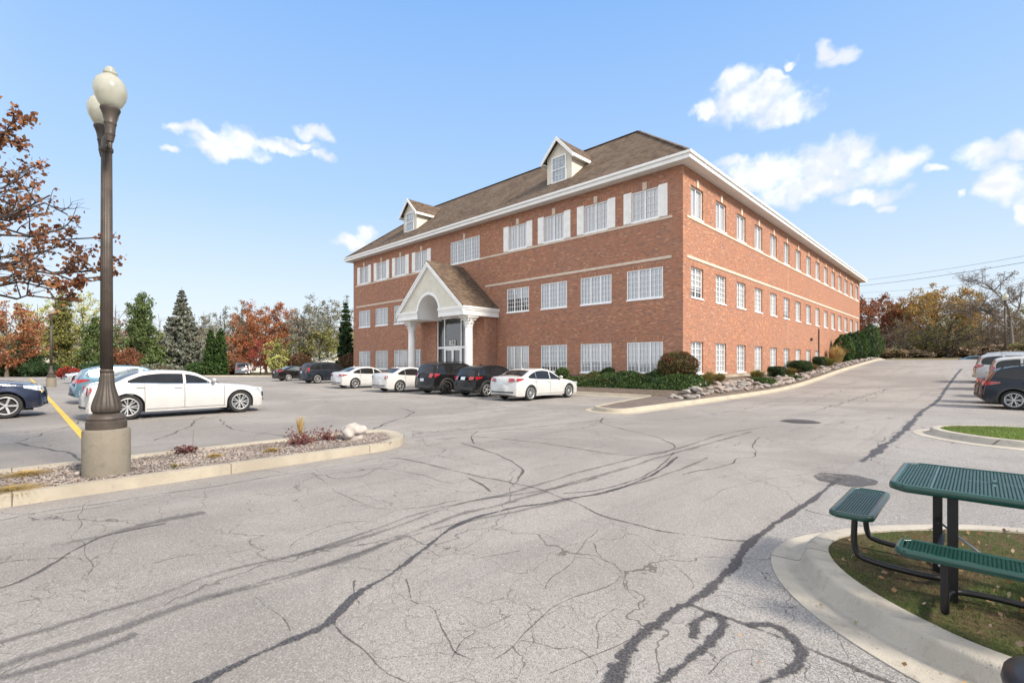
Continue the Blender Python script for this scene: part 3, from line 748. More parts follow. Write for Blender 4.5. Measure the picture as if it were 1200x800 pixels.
def window(face, c, w, z0, z1, panes, cols, rows, blind='blind', cover=1.0, shut=0, key=False, soldier=True, sill=True, rec=.09, dark=False):
    a0, a1 = c - w / 2, c + w / 2
    if face == 'F': rec = .055
    f = FB(face); o0, o1 = -rec - .05, -rec + .03
    fr = .06
    f.b(a0 + .004, a0 + fr, o0, o1, z0, z1); f.b(a1 - fr, a1 - .004, o0, o1, z0, z1)
    f.b(a0 + fr, a1 - fr, o0, o1, z0, z0 + fr); f.b(a0 + fr, a1 - fr, o0, o1, z1 - fr, z1 - .004)
    pw = (w - 2 * fr) / panes
    for k in range(1, panes):
        x = a0 + fr + pw * k; f.b(x - .04, x + .04, o0, o1 - .005, z0 + fr, z1 - fr)
    o = f.build('window', M['frame'], bld)
    g = FB(face)
    for k in range(panes):
        x0 = a0 + fr + pw * k + (.04 if k else 0); x1 = a0 + fr + pw * (k + 1) - (.04 if k < panes - 1 else 0)
        for i in range(1, cols): x = lerp(x0, x1, i / cols); g.b(x - .014, x + .014, -rec - .018, -rec + .004, z0 + fr, z1 - fr)
        for i in range(1, rows): z = lerp(z0 + fr, z1 - fr, i / rows); g.b(x0, x1, -rec - .018, -rec + .0035, z - .014, z + .014)
    if g.v: g.build('muntins', M['frame'], o)
    p = FB(face); p.q([(a0 + fr, -rec - .03, z0 + fr), (a1 - fr, -rec - .03, z0 + fr), (a1 - fr, -rec - .03, z1 - fr), (a0 + fr, -rec - .03, z1 - fr)])
    p.build('pane', M['glass'], o)
    bl = FB(face); zb = lerp(z1, z0, cover)
    bl.b(a0 + .02, a1 - .02, -rec - .075, -rec - .065, zb, z1 - .02); bl.build('blind', M[blind], o)
    if cover < 1:
        d = FB(face); d.b(a0 - .05, a1 + .05, -.9, -.89, z0 - .05, z1 + .05); d.build('room', M['dark'], o)
    if sill:
        s = FB(face); s.b(a0 - .03, a1 + .03, -.07, .045, z0 - .075, z0 + .004); s.build('sill', M['frame'], o)
    if soldier:
        s = FB(face); s.b(a0 - .12, a1 + .12, -.002, .006, z1, z1 + .30); s.build('lintel', M['brick_soldier'], o)
    if key:
        s = FB(face); s.b(c - .13, c + .13, .006, .05, z1 + .01, z1 + .42); s.build('keystone', M['stone'], o)
    if shut:
        for x0, x1 in ((a0 - shut - .03, a0 - .02), (a1 + .02, a1 + shut + .03)):
            s = FB(face); s.b(x0, x1, .003, .04, z0 - .03, z1 + .05)
            zz = z0 + .03
            while zz < z1 - .02:
                s.b(x0 + .05, x1 - .05, .04, .052, zz, zz + .035); zz += .07
            s.build('shutter', M['shutter'], bld)
    return (a0, a1, z0, z1)
XC = (XL + XR) / 2
def tpx(px, D=25.5):
    a = (px - 600) / FPX; return XR - D * (.3534 - a) / (.718 + .696 * a)
openF = []; openR = []
Z1, Z2, Z3 = (1.12, 2.88), (5.30, 6.97), (9.70, 11.38)
low = [(734.1, 776.6), (679.9, 716.2), (633.5, 664.1), (593.7, 619.5)]
top3 = [(740.3, 771.3), (684.3, 711.8), (637.4, 660.6), (596.3, 616.9)]
rb = random.Random(5)
for (p0, p1), (q0, q1) in zip(low, top3):
    for side in (0, 1):
        x0, x1 = tpx(p0), tpx(p1); y0, y1 = tpx(q0), tpx(q1)
        if side: x0, x1 = 2 * XC - x1, 2 * XC - x0; y0, y1 = 2 * XC - y1, 2 * XC - y0
        c, w = (x0 + x1) / 2, x1 - x0; c3, w3 = (y0 + y1) / 2, y1 - y0
        openF.append(window('F', c, w, *Z1, 3, 3, 5, 'blind2' if rb.random() < .3 else 'blind', rb.choice([1, 1, 1, .82])))
        openF.append(window('F', c, w, *Z2, 3, 3, 5, 'blind2', 1.0 if not (p0 < 600 and not side) else .45, soldier=True))
        openF.append(window('F', c3, w3, *Z3, 2, 3, 4, 'blind', 1.0, shut=.50, key=True))
openF.append(window('F', XC, 3.5, 9.62, 11.40, 4, 3, 5, 'blind2', 1.0, key=True))
openF = [o for o in openF]
wall('F', XL, XR, .1, ZW, openF + [(-32.8, -25.75, .5, 5.3)])
for k in range(15):
    c = YF + 1.78 + 3.447 * k
    if k < 9: openR.append(window('R', c, 1.62, Z1[0] if k < 6 else 1.75, Z1[1], 2, 2, 5, ('blind2', 'blind', 'blind2', 'blind', 'blind', 'blind', 'blind', 'blind', 'blind')[k], 1.0, rec=.12))
    openR.append(window('R', c, 1.62, *Z2, 2, 2, 5, rb.choice(['blind', 'blind', 'blind2']), rb.choice([1, 1, .7, 1]), rec=.12))
    openR.append(window('R', c, 1.62, *Z3, 2, 1, 1, 'blind', rb.choice([1, 1, 1, .94]), key=True, rec=.12))
wall('R', YF, YB, .1, ZW, openR)
mb = MB(); mb.box(XL - BO.x, XL + .3 - BO.x, YF + .01 - BO.y, YB - BO.y, .1, ZW - .01); mb.build('brick_wall', M['brick'], bld)
mb = MB(); mb.box(XL - BO.x + .3, XR - .3 - BO.x, YB - .3 - BO.y, YB - .01 - BO.y, .1, ZW - .01); mb.build('brick_wall', M['brick'], bld)
# stone bands
def band(face, a0, a1, z, h=.15, name='stone_band'):
    f = FB(face); f.b(a0, a1, .004, .035, z - h / 2, z + h / 2); f.build(name, M['stone'], bld)
band('F', -46.3, -11.85, 9.57, .13); band('F', -26.6, -11.9, 7.42); band('F', -46.2, -32.0, 7.42)
band('R', YF + .45, YB - .5, 9.57, .13); band('R', YF + .45, YB - .5, 7.42)
f = FB('R'); f.b(YF - .03, YF + 24.0, -.01, .035, .35, .99); f.build('foundation', M['kerb'], bld)
f = FB('F'); f.b(XL, XR - .002, -.01, .03, .05, .60); f.build('foundation', M['kerb'], bld)
f = FB('R'); f.b(YF + 19.40, YF + 19.43, .001, .004, 1, ZE); f.build('expansion_joint', M['stone'], bld)
f = FB('R'); f.b(YF + 29.6, YF + 29.72, .004, .10, 2.2, 5.0); f.build('downpipe', M['bronze'], bld)
f = FB('R'); f.b(YF + 26.6, YF + 26.9, .004, .15, 3.75, 4.0); f.b(YF + 26.63, YF + 26.87, .15, .17, 3.78, 3.97); f.build('vent', M['bronze'], bld)
f = FB('R'); f.b(YF + 28.3, YF + 28.45, .004, .1, 1.9, 2.2); f.build('electrical_box', M['steel'], bld)
# roof
OV = .62; IN = 6.57; ZF = 12.56; SL = .82
x0, x1, y0, y1 = XL - OV - BO.x, XR + OV - BO.x, YF - OV - BO.y, YB + OV - BO.y
def roof_z(y): return ZF + SL * (y - (YF - OV))
zr = ZF + SL * IN
mb = MB()
a = [(x0, y0, ZF), (x1, y0, ZF), (x1, y1, ZF), (x0, y1, ZF)]; b = [(x0 + IN, y0 + IN, zr), (x1 - IN, y0 + IN, zr), (x1 - IN, y1 - IN, zr), (x0 + IN, y1 - IN, zr)]
for i in range(4):
    j = (i + 1) % 4; mb.poly([a[i], a[j], b[j], b[i]])
mb.poly(b)
for i in range(4):
    j = (i + 1) % 4; mb.poly([(a[i][0], a[i][1], ZF - .06), (a[j][0], a[j][1], ZF - .06), a[j], a[i]])
mb.build('roof', M['shingle'], bld)
mb = MB()
for i in range(4): mb.bar(Vector(a[i]) + Vector((0, 0, .02)), Vector(b[i]) + Vector((0, 0, .02)), .22, .05)
for i in range(4): mb.bar(Vector(b[i]) + Vector((0, 0, .02)), Vector(b[(i + 1) % 4]) + Vector((0, 0, .02)), .22, .05)
mb.build('ridge_cap', M['shingle'], bld)
mb = MB(); t = .05; zf0, zf1 = ZE - .02, ZF - .02
mb.box(x0 - t, x1 + t, y0 - t, y0, zf0, zf1); mb.box(x0 - t, x1 + t, y1, y1 + t, zf0, zf1); mb.box(x0 - t, x0, y0 + .001, y1 - .001, zf0, zf1); mb.box(x1, x1 + t, y0 + .001, y1 - .001, zf0, zf1)
for i in range(0): pass
mb.box(x0 - t - .09, x1 + t + .09, y0 - t - .09, y0 - t - .001, zf1 - .14, zf1 + .005); mb.box(x1 + t + .001, x1 + t + .09, y0 - t + .0, y1, zf1 - .14, zf1 + .004)
mb.build('fascia', M['white'], bld, bevel=.012)
mb = MB(); mb.poly([(x0, y0, ZE), (x0, y1, ZE), (x1, y1, ZE), (x1, y0, ZE)]); mb.build('soffit', M['soffit'], bld)

# dormers
def dormer(xc, yf=25.75, w=2.12):
    x0, x1 = xc - w / 2 - BO.x, xc + w / 2 - BO.x; yf -= BO.y; ze, zp = 15.75, 16.86
    zb = roof_z(yf + BO.y) - .05
    yb = YF - OV + (ze - ZF) / SL - BO.y + .2; yp = YF - OV + (zp - ZF) / SL - BO.y + .3
    xm = (x0 + x1) / 2
    m = MB()
    m.poly([(x0, yf, zb), (x1, yf, zb), (x1, yf, ze), (xm, yf, zp - .08), (x0, yf, ze)])
    m.poly([(x1, yf, zb), (x1, yb, ze), (x1, yf, ze)]); m.poly([(x0, yf, zb), (x0, yf, ze), (x0, yb, ze)])
    d = m.build('dormer', M['siding'], bld)
    ov = .30; fy = yf - .32; rf_ = .05; ez = ze - ov * (zp - ze) / (w / 2)
    r = MB(); th = .07
    for s, xe in ((-1, x0 - ov), (1, x1 + ov)):
        ybe = YF - OV + (ez - ZF) / SL - BO.y + .15
        q = [(xe, fy + rf_, ez), (xm, fy + rf_, zp), (xm, yp, zp), (xe, ybe, ez)]
        if s > 0: q = q[::-1]
        r.poly([(x, y, z + th) for x, y, z in q]); 
        k = len(r.v)
    r.build('dormer_roof', M['shingle'], d)
    t_ = MB()
    for s, xe in ((-1, x0 - ov), (1, x1 + ov)):
        t_.bar((xe, fy - .01, ez - .04), (xm, fy - .01, zp - .04), .05, .20, up=(0, 1, 0)) if False else None
        n0 = (xe, fy, ez + th - .01); n1 = (xm, fy, zp + th - .01)
        for dy0, dy1 in ((-.03, .03),):
            k = len(t_.v)
            t_.v += [(xe, fy + dy0, ez - .19), (xm, fy + dy0, zp - .19), (xm, fy + dy0, zp + .085), (xe, fy + dy0, ez + .085),
                     (xe, fy + dy1, ez - .19), (xm, fy + dy1, zp - .19), (xm, fy + dy1, zp + .085), (xe, fy + dy1, ez + .085)]
            t_.f += [tuple(k + i for i in q) for q in ((0, 1, 2, 3), (7, 6, 5, 4), (0, 4, 5, 1), (1, 5, 6, 2), (2, 6, 7, 3), (3, 7, 4, 0))]
        ybe = YF - OV + (ez - ZF) / SL - BO.y
        t_.box(xe - .02, xe + .03, fy + .031, ybe, ez - .15, ez + .055)
        t_.box(min(xe, (x0 if s < 0 else x1)), max(xe, (x0 if s < 0 else x1)), fy + .031, ybe, ez - .10, ez - .08)
    t_.build('dormer_trim', M['white'], d)
    wz0, wz1 = 13.95, 15.72; ww = 1.25
    f_ = MB(); e = .08
    X0, X1 = xm - ww / 2, xm + ww / 2
    f_.box(X0, X0 + e, yf - .06, yf - .002, wz0, wz1); f_.box(X1 - e, X1, yf - .06, yf - .002, wz0, wz1)
    f_.box(X0 + e, X1 - e, yf - .06, yf - .002, wz0, wz0 + e); f_.box(X0 + e, X1 - e, yf - .06, yf - .002, wz1 - e, wz1)
    f_.box(X0 + e, X1 - e, yf - .058, yf - .002, (wz0 + wz1) / 2 - .03, (wz0 + wz1) / 2 + .03)
    for i in range(1, 4):
        x = lerp(X0 + e, X1 - e, i / 4); f_.box(x - .01, x + .01, yf - .04, yf - .003, wz0 + e, wz1 - e)
    for i in (1, 3): z = lerp(wz0 + e, wz1 - e, i / 4); f_.box(X0 + e, X1 - e, yf - .039, yf - .003, z - .01, z + .01)
    f_.build('dormer_window', M['frame'], d)
    g_ = MB(); g_.poly([(X0 + e, yf - .012, wz0 + e), (X1 - e, yf - .012, wz0 + e), (X1 - e, yf - .012, wz1 - e), (X0 + e, yf - .012, wz1 - e)]); g_.build('pane', M['dormer_glass'], d)
M['dormer_glass'] = plain('dormer_glass', (.26, .31, .36), .08, 0, .7, .8, var=.2)
dormer(-20.5); dormer(-38.2)

# entrance portico
PC, PW = -29.25, 4.05; PY = 21.25; PE, PP = 5.60, 9.13      # centre, half width, front plane, eave, peak
por = empty('portico', (PC - BO.x, PY - BO.y, 0)); por.parent = bld
def px_(p): return (p[0] - PC, p[1] - PY, p[2])
class PB(MB):
    def b(s, x0, x1, y0, y1, z0, z1): s.box(x0 - PC, x1 - PC, y0 - PY, y1 - PY, z0, z1)
sl = (PP - PE) / PW
m = MB(); yb = YF - PY - .005
for s in (-1, 1):
    e = s * (PW + .08); ez = PE - .08 * sl + .02
    q = [(e, -.12, ez), (0, -.12, PP + .02), (0, yb, PP + .02), (e, yb, ez)]
    m.poly(q if s < 0 else q[::-1]); q2 = [(x, y, z + .09) for x, y, z in q]; m.poly(q2[::-1] if s < 0 else q2)
    for i in range(4):
        j = (i + 1) % 4; m.poly([q[i], q[j], q2[j], q2[i]])
m.build('portico_roof', M['shingle'], por)
# gable with arch
AR, AZ = 1.27, 5.45
m = MB(); N = 90; XS = [-PW + .02 + (2 * PW - .04) * i / N for i in range(N + 1)]; XS = sorted(XS + [-AR, AR, 0, -AR + .003, AR - .003])
def lo_(x): return AZ + sqrt(max(0, AR * AR - x * x)) if abs(x) < AR else 5.58
def up_(x): return PP - abs(x) * sl - .01
for a_, b_ in zip(XS, XS[1:]):
    if abs((a_ + b_) / 2) < AR and (abs(abs(a_) - AR) < 1e-6 or abs(abs(b_) - AR) < 1e-6): la = lb = AZ
    else: la, lb = lo_(a_), lo_(b_)
    if up_(a_) <= la and up_(b_) <= lb: continue
    for y, fl in ((.05, 0), (.17, 1)):
        q = [(a_, y, la), (b_, y, lb), (b_, y, max(lb, up_(b_))), (a_, y, max(la, up_(a_)))]
        m.poly(q[::-1] if fl else q)
m.build('gable', M['siding'], por)
m = MB()                                                     # rakes
for s in (-1, 1):
    for (y0_, y1_, d0, d1) in ((-.10, .045, -.34, .01), (-.14, -.10, -.12, .03)):
        k = len(m.v); e = s * (PW + .04); ez = PE - .04 * sl
        m.v += [(e, y0_, ez + d0), (0, y0_, PP + d0), (0, y0_, PP + d1), (e, y0_, ez + d1), (e, y1_, ez + d0), (0, y1_, PP + d0), (0, y1_, PP + d1), (e, y1_, ez + d1)]
        m.f += [tuple(k + i for i in q) for q in ((0, 1, 2, 3), (7, 6, 5, 4), (0, 4, 5, 1), (1, 5, 6, 2), (2, 6, 7, 3), (3, 7, 4, 0))]
m.build('rake_trim', M['white'], por)
for s in (-1, 1):                                            # entablature with mouldings: front pieces and sides
    m = MB()
    for (o, z0_, z1_) in ((0, 5.00, 5.58), (.06, 5.34, 5.60), (.12, 5.46, 5.605)):
        xa, xb = s * AR, s * (PW + .02 + o)
        m.box(min(xa, xb), max(xa, xb), .0 - o * .8, 1.35 if o == 0 else .05, z0_, z1_)
        m.box(s * (PW - .55) if s > 0 else -(PW + .02 + o), (PW + .02 + o) if s > 0 else -(PW - .55), 1.351 if o == 0 else .051, YF - PY - .01, z0_ + .001, z1_ - .001)
    m.build('entablature', M['white'], por, bevel=.01)
m = MB()                                                     # arch trim and barrel vault
K = 28
for i in range(K):
    a_, b_ = pi * i / K, pi * (i + 1) / K
    for (r0, r1, yy) in ((AR - .0, AR + .2, .0),):
        k = len(m.v)
        P8 = [(r * cos(t), y, AZ + r * sin(t)) for y in (yy - .01, yy + .06) for t, r in ((a_, r0), (b_, r0), (b_, r1), (a_, r1))]
        m.v += P8; m.f += [tuple(k + i2 for i2 in q) for q in ((0, 1, 2, 3)[::-1], (0, 4, 5, 1), (2, 6, 7, 3), (4, 5, 6, 7))]
    m.poly([(AR * cos(a_), .06, AZ + AR * sin(a_)), (AR * cos(b_), .06, AZ + AR * sin(b_)), (AR * cos(b_), 3.3, AZ + AR * sin(b_)), (AR * cos(a_), 3.3, AZ + AR * sin(a_))])
for s in (-1, 1): m.box(min(s * AR, s * (AR + .2)), max(s * AR, s * (AR + .2)), -.012, .05, 5.0, AZ)
for s in (-1, 1): m.poly([(s * AR, 1.34, 5.0), (s * AR, 3.3, 5.0), (s * AR, 3.3, AZ), (s * AR, 1.34, AZ)])
for s in (-1, 1): m.poly([(s * AR, 1.36, 5.02), (s * (PW - .5), 1.36, 5.02), (s * (PW - .5), 3.3, 5.02), (s * AR, 3.3, 5.02)])
m.build('arch_vault', M['white'], por)
# columns
def column(x):
    c = empty('column', (x - PC, 22.2 - PY, 0)); c.parent = por
    m = MB(); r = .29
    m.lathe([(r, .72), (r * 1.0, 1.8), (r * .97, 3.0), (r * .90, 4.22)], 40); m.build('shaft', M['white'], c, smooth=True)
    m = MB(); m.box(-.40, .40, -.40, .40, .5, .60); m.lathe([(.37, .6), (.40, .64), (.37, .68), (.32, .70), (.35, .73), (.33, .77), (.30, .79)], 40)
    m.build('plinth', M['white'], c)
    m = MB(); m.lathe([(.27, 4.2), (.30, 4.22), (.30, 4.27), (.26, 4.29), (.265, 4.45), (.30, 4.65), (.38, 4.82), (.42, 4.86)], 32)
    for tier, (zb_, hh, rr, n_) in enumerate(((4.30, .24, .27, 8), (4.44, .30, .285, 8))):
        for k in range(n_):
            a = 2 * pi * (k + .5 * tier) / n_; d = Vector((cos(a), sin(a), 0)); tn = Vector((-sin(a), cos(a), 0))
            pts = [d * rr + Vector((0, 0, zb_)), d * (rr + .03) + Vector((0, 0, zb_ + hh * .6)), d * (rr + .10) + Vector((0, 0, zb_ + hh * .95)), d * (rr + .15) + Vector((0, 0, zb_ + hh * .82))]
            for p, q_ in zip(pts, pts[1:]): m.bar(p, q_, .12, .03, up=d)
    for k in range(4):
        a = pi / 4 + k * pi / 2; d = Vector((cos(a), sin(a), 0)); 
        m.tube([d * .30 + Vector((0, 0, 4.62)), d * .44 + Vector((0, 0, 4.80)), d * .50 + Vector((0, 0, 4.78)), d * .49 + Vector((0, 0, 4.71)), d * .44 + Vector((0, 0, 4.73))], .045, 8)
    m.box(-.47, .47, -.47, .47, 4.86, 4.93); m.box(-.50, .50, -.50, .50, 4.93, 5.0)
    m.build('capital', M['white'], c)
column(-25.75); column(-32.70)
# vestibule
VY = 23.4; m = PB()
gx0, gx1 = -31.05, -27.45
m.b(-33.15, gx0, VY, VY + .3, .3, 5.55); m.b(gx1, -25.40, VY, VY + .3, .3, 5.55); m.b(gx0, gx1, VY + .02, VY + .3, 5.22, 5.55)
m.b(-25.70, -25.401, VY + .3, YF - .01, .3, 5.5); m.b(-33.149, -32.85, VY + .3, YF - .01, .3, 5.5)
m.build('vestibule_wall', M['brick'], por)
m = PB(); q = VY + .08
m.b(gx0, gx0 + .09, q, q + .1, .56, 5.22); m.b(gx1 - .09, gx1, q, q + .1, .56, 5.22); m.b(gx0 + .09, gx1 - .09, q, q + .1, 5.13, 5.22)
xa, xb = -30.12, -28.10
m.b(xa - .05, xa + .05, q, q + .1, .56, 5.13); m.b(xb - .05, xb + .05, q, q + .1, .56, 5.13)
m.b(gx0 + .09, xa - .05, q, q + .1, 2.82, 2.96); m.b(xa + .05, xb - .05, q - .01, q + .1, 2.82, 2.99); m.b(xb + .05, gx1 - .09, q, q + .1, 2.82, 2.96)
m.b(gx0 + .09, xa - .05, q, q + .1, .56, .70); m.b(xb + .05, gx1 - .09, q, q + .1, .56, .70)
ent = m.build('entrance_frame', M['frame'], por)
m = PB(); xm_ = (xa + xb) / 2
for a_, b_ in ((xa + .05, xm_ - .005), (xm_ + .005, xb - .05)):
    m.b(a_ + .01, a_ + .10, q - .02, q + .05, .60, 2.80); m.b(b_ - .10, b_ - .01, q - .02, q + .05, .60, 2.80); m.b(a_ + .10, b_ - .10, q - .02, q + .05, 2.68, 2.80); m.b(a_ + .10, b_ - .10, q - .02, q + .05, .60, .82)
dr = m.build('door', M['frame'], por)
m = PB()
for x in (xm_ - .14, xm_ + .14): m.tube([(x - PC, q - .02 - PY, 1.4), (x - PC, q - .09 - PY, 1.42), (x - PC, q - .09 - PY, 1.95), (x - PC, q - .02 - PY, 1.97)], .015, 6)
m.build('door_handle', M['steel'], dr)
m = PB(); yy = q + .06 - PY
for x0_, x1_, z0_, z1_ in ((gx0 + .09, xa - .05, .7, 5.13), (xa + .05, xb - .05, .6, 5.13), (xb + .05, gx1 - .09, .7, 5.13)):
    m.poly([(x0_ - PC, yy, z0_), (x1_ - PC, yy, z0_), (x1_ - PC, yy, z1_), (x0_ - PC, yy, z1_)])
m.build('entrance_glass', M['glass_entry'], por)
m = PB(); m.b(gx0 - .3, gx1 + .3, 27.2, 27.3, .5, 5.3); m.b(gx0 - .35, gx0 - .3, 23.8, 27.2, .5, 5.3); m.b(gx1 + .3, gx1 + .35, 23.8, 27.2, .5, 5.3); m.b(gx0 - .3, gx1 + .3, 23.7, 27.2, .5, .555); m.b(gx0 - .3, gx1 + .3, 23.7, 27.2, 5.25, 5.3)
m.build('foyer', M['foyer'], por)
# house number above the doors
cu = bpy.data.curves.new('house_number', 'FONT'); cu.body = '852'; cu.size = .52; cu.extrude = .008; cu.align_x = 'CENTER'
no = bpy.data.objects.new('house_number', cu); COL.objects.link(no); no.parent = por; no.rotation_euler = (pi / 2, 0, 0); no.location = (xm_ - PC, q - PY - .02, 3.07)
cu.materials.append(M['white'])
bpy.context.view_layer.update()
me_ = bpy.data.meshes.new_from_object(no); no2 = bpy.data.objects.new('house_number', me_); COL.objects.link(no2); no2.parent = por; no2.rotation_euler = no.rotation_euler; no2.location = no.location; bpy.data.objects.remove(no); no2.name = 'house_number'
# ================================================================ VEHICLES
class Mono:                       # monotone cubic through (x, v) points
    def __init__(s, pts):
        pts = sorted(pts); s.x = [p[0] for p in pts]; s.y = [p[1] for p in pts]; n = len(pts)
        d = [(s.y[i + 1] - s.y[i]) / (s.x[i + 1] - s.x[i]) for i in range(n - 1)]
        m = [d[0]] + [0 if d[i - 1] * d[i] <= 0 else 2 * d[i - 1] * d[i] / (d[i - 1] + d[i]) for i in range(1, n - 1)] + [d[-1]]
        s.m = m
    def __call__(s, v):
        x, y, m = s.x, s.y, s.m
        if v <= x[0]: return y[0]
        if v >= x[-1]: return y[-1]
        i = 0
        while x[i + 1] < v: i += 1
        h = x[i + 1] - x[i]; t = (v - x[i]) / h
        return (1 + 2 * t) * (1 - t) ** 2 * y[i] + t * (1 - t) ** 2 * h * m[i] + t * t * (3 - 2 * t) * y[i + 1] + t * t * (t - 1) * h * m[i + 1]

PROF = {
 'sedan': dict(L=4.85, W=.91, H=1.45, fa=1.42, ra=-1.39, r=.335, sill=.20, ag=.05,
   T=[(2.425, .34), (2.41, .52), (2.36, .66), (2.22, .76), (1.9, .85), (1.3, .94), (1.0, .985), (.62, 1.17), (.2, 1.35), (-.1, 1.42), (-.5, 1.45), (-.9, 1.43), (-1.3, 1.33), (-1.7, 1.17), (-1.95, 1.10), (-2.2, 1.09), (-2.33, 1.05), (-2.375, .92), (-2.40, .75), (-2.42, .55), (-2.425, .34)],
   B=[(2.4, .84), (1.0, .89), (.5, .91), (-.8, .95), (-1.7, 1.0), (-2.4, 1.0)], g0=.80, g1=-1.52, pil=[(.02, -.04), (-.98, -1.0)], ws=(.93, .22), rw=(-1.22, -1.80), mir=.68, doors=[1.0, -.02, -1.0], hd=[(-.12 - .0), (-1.02)]),
 'limo': dict(L=5.04, W=.95, H=1.48, fa=1.56, ra=-1.49, r=.37, sill=.20, ag=.045,
   T=[(2.52, .34), (2.51, .60), (2.47, .78), (2.32, .87), (1.9, .96), (1.25, 1.02), (1.02, 1.05), (.62, 1.26), (.25, 1.41), (-.15, 1.47), (-.7, 1.48), (-1.15, 1.44), (-1.55, 1.30), (-1.85, 1.15), (-2.05, 1.11), (-2.38, 1.08), (-2.46, 1.02), (-2.485, .84), (-2.515, .55), (-2.52, .34)],
   B=[(2.4, .95), (1.0, 1.0), (-.5, 1.03), (-1.5, 1.07), (-2.5, 1.07)], g0=.84, g1=-1.50, pil=[(-.02, -.09)], ws=(.98, .30), rw=(-1.20, -1.84), mir=.75, doors=[1.08, -.05, -1.08], hd=[-.22, -1.18]),
 'suv': dict(L=4.82, W=.95, H=1.76, fa=1.45, ra=-1.40, r=.375, sill=.28, ag=.06,
   T=[(2.41, .38), (2.39, .75), (2.33, .95), (2.15, 1.05), (1.6, 1.12), (1.15, 1.16), (.78, 1.40), (.42, 1.62), (.1, 1.71), (-.5, 1.755), (-1.2, 1.75), (-1.8, 1.70), (-2.03, 1.62), (-2.16, 1.40), (-2.26, 1.15), (-2.34, 1.0), (-2.39, .7), (-2.41, .38)],
   B=[(2.4, 1.0), (1.0, 1.06), (-1.0, 1.10), (-2.4, 1.13)], g0=.92, g1=-2.02, pil=[(.02, -.06), (-1.02, -1.12)], ws=(1.08, .36), rw=(-2.04, -2.25), mir=.80, doors=[1.08, -.02, -1.05], hd=[-.14, -1.1]),
 'cross': dict(L=4.42, W=.90, H=1.60, fa=1.30, ra=-1.30, r=.345, sill=.24, ag=.055,
   T=[(2.21, .36), (2.19, .65), (2.12, .83), (1.9, .94), (1.4, 1.01), (1.02, 1.06), (.62, 1.29), (.25, 1.49), (-.1, 1.57), (-.7, 1.60), (-1.2, 1.57), (-1.62, 1.49), (-1.80, 1.42), (-1.95, 1.20), (-2.06, 1.04), (-2.15, .94), (-2.19, .7), (-2.21, .36)],
   B=[(2.2, .92), (1.0, .95), (-.8, 1.02), (-1.8, 1.12), (-2.2, 1.12)], g0=.82, g1=-1.78, pil=[(.0, -.06), (-.95, -1.02)], ws=(.98, .28), rw=(-1.83, -2.03), mir=.72, doors=[1.0, -.02, -.98], hd=[-.14, -1.0]),
}
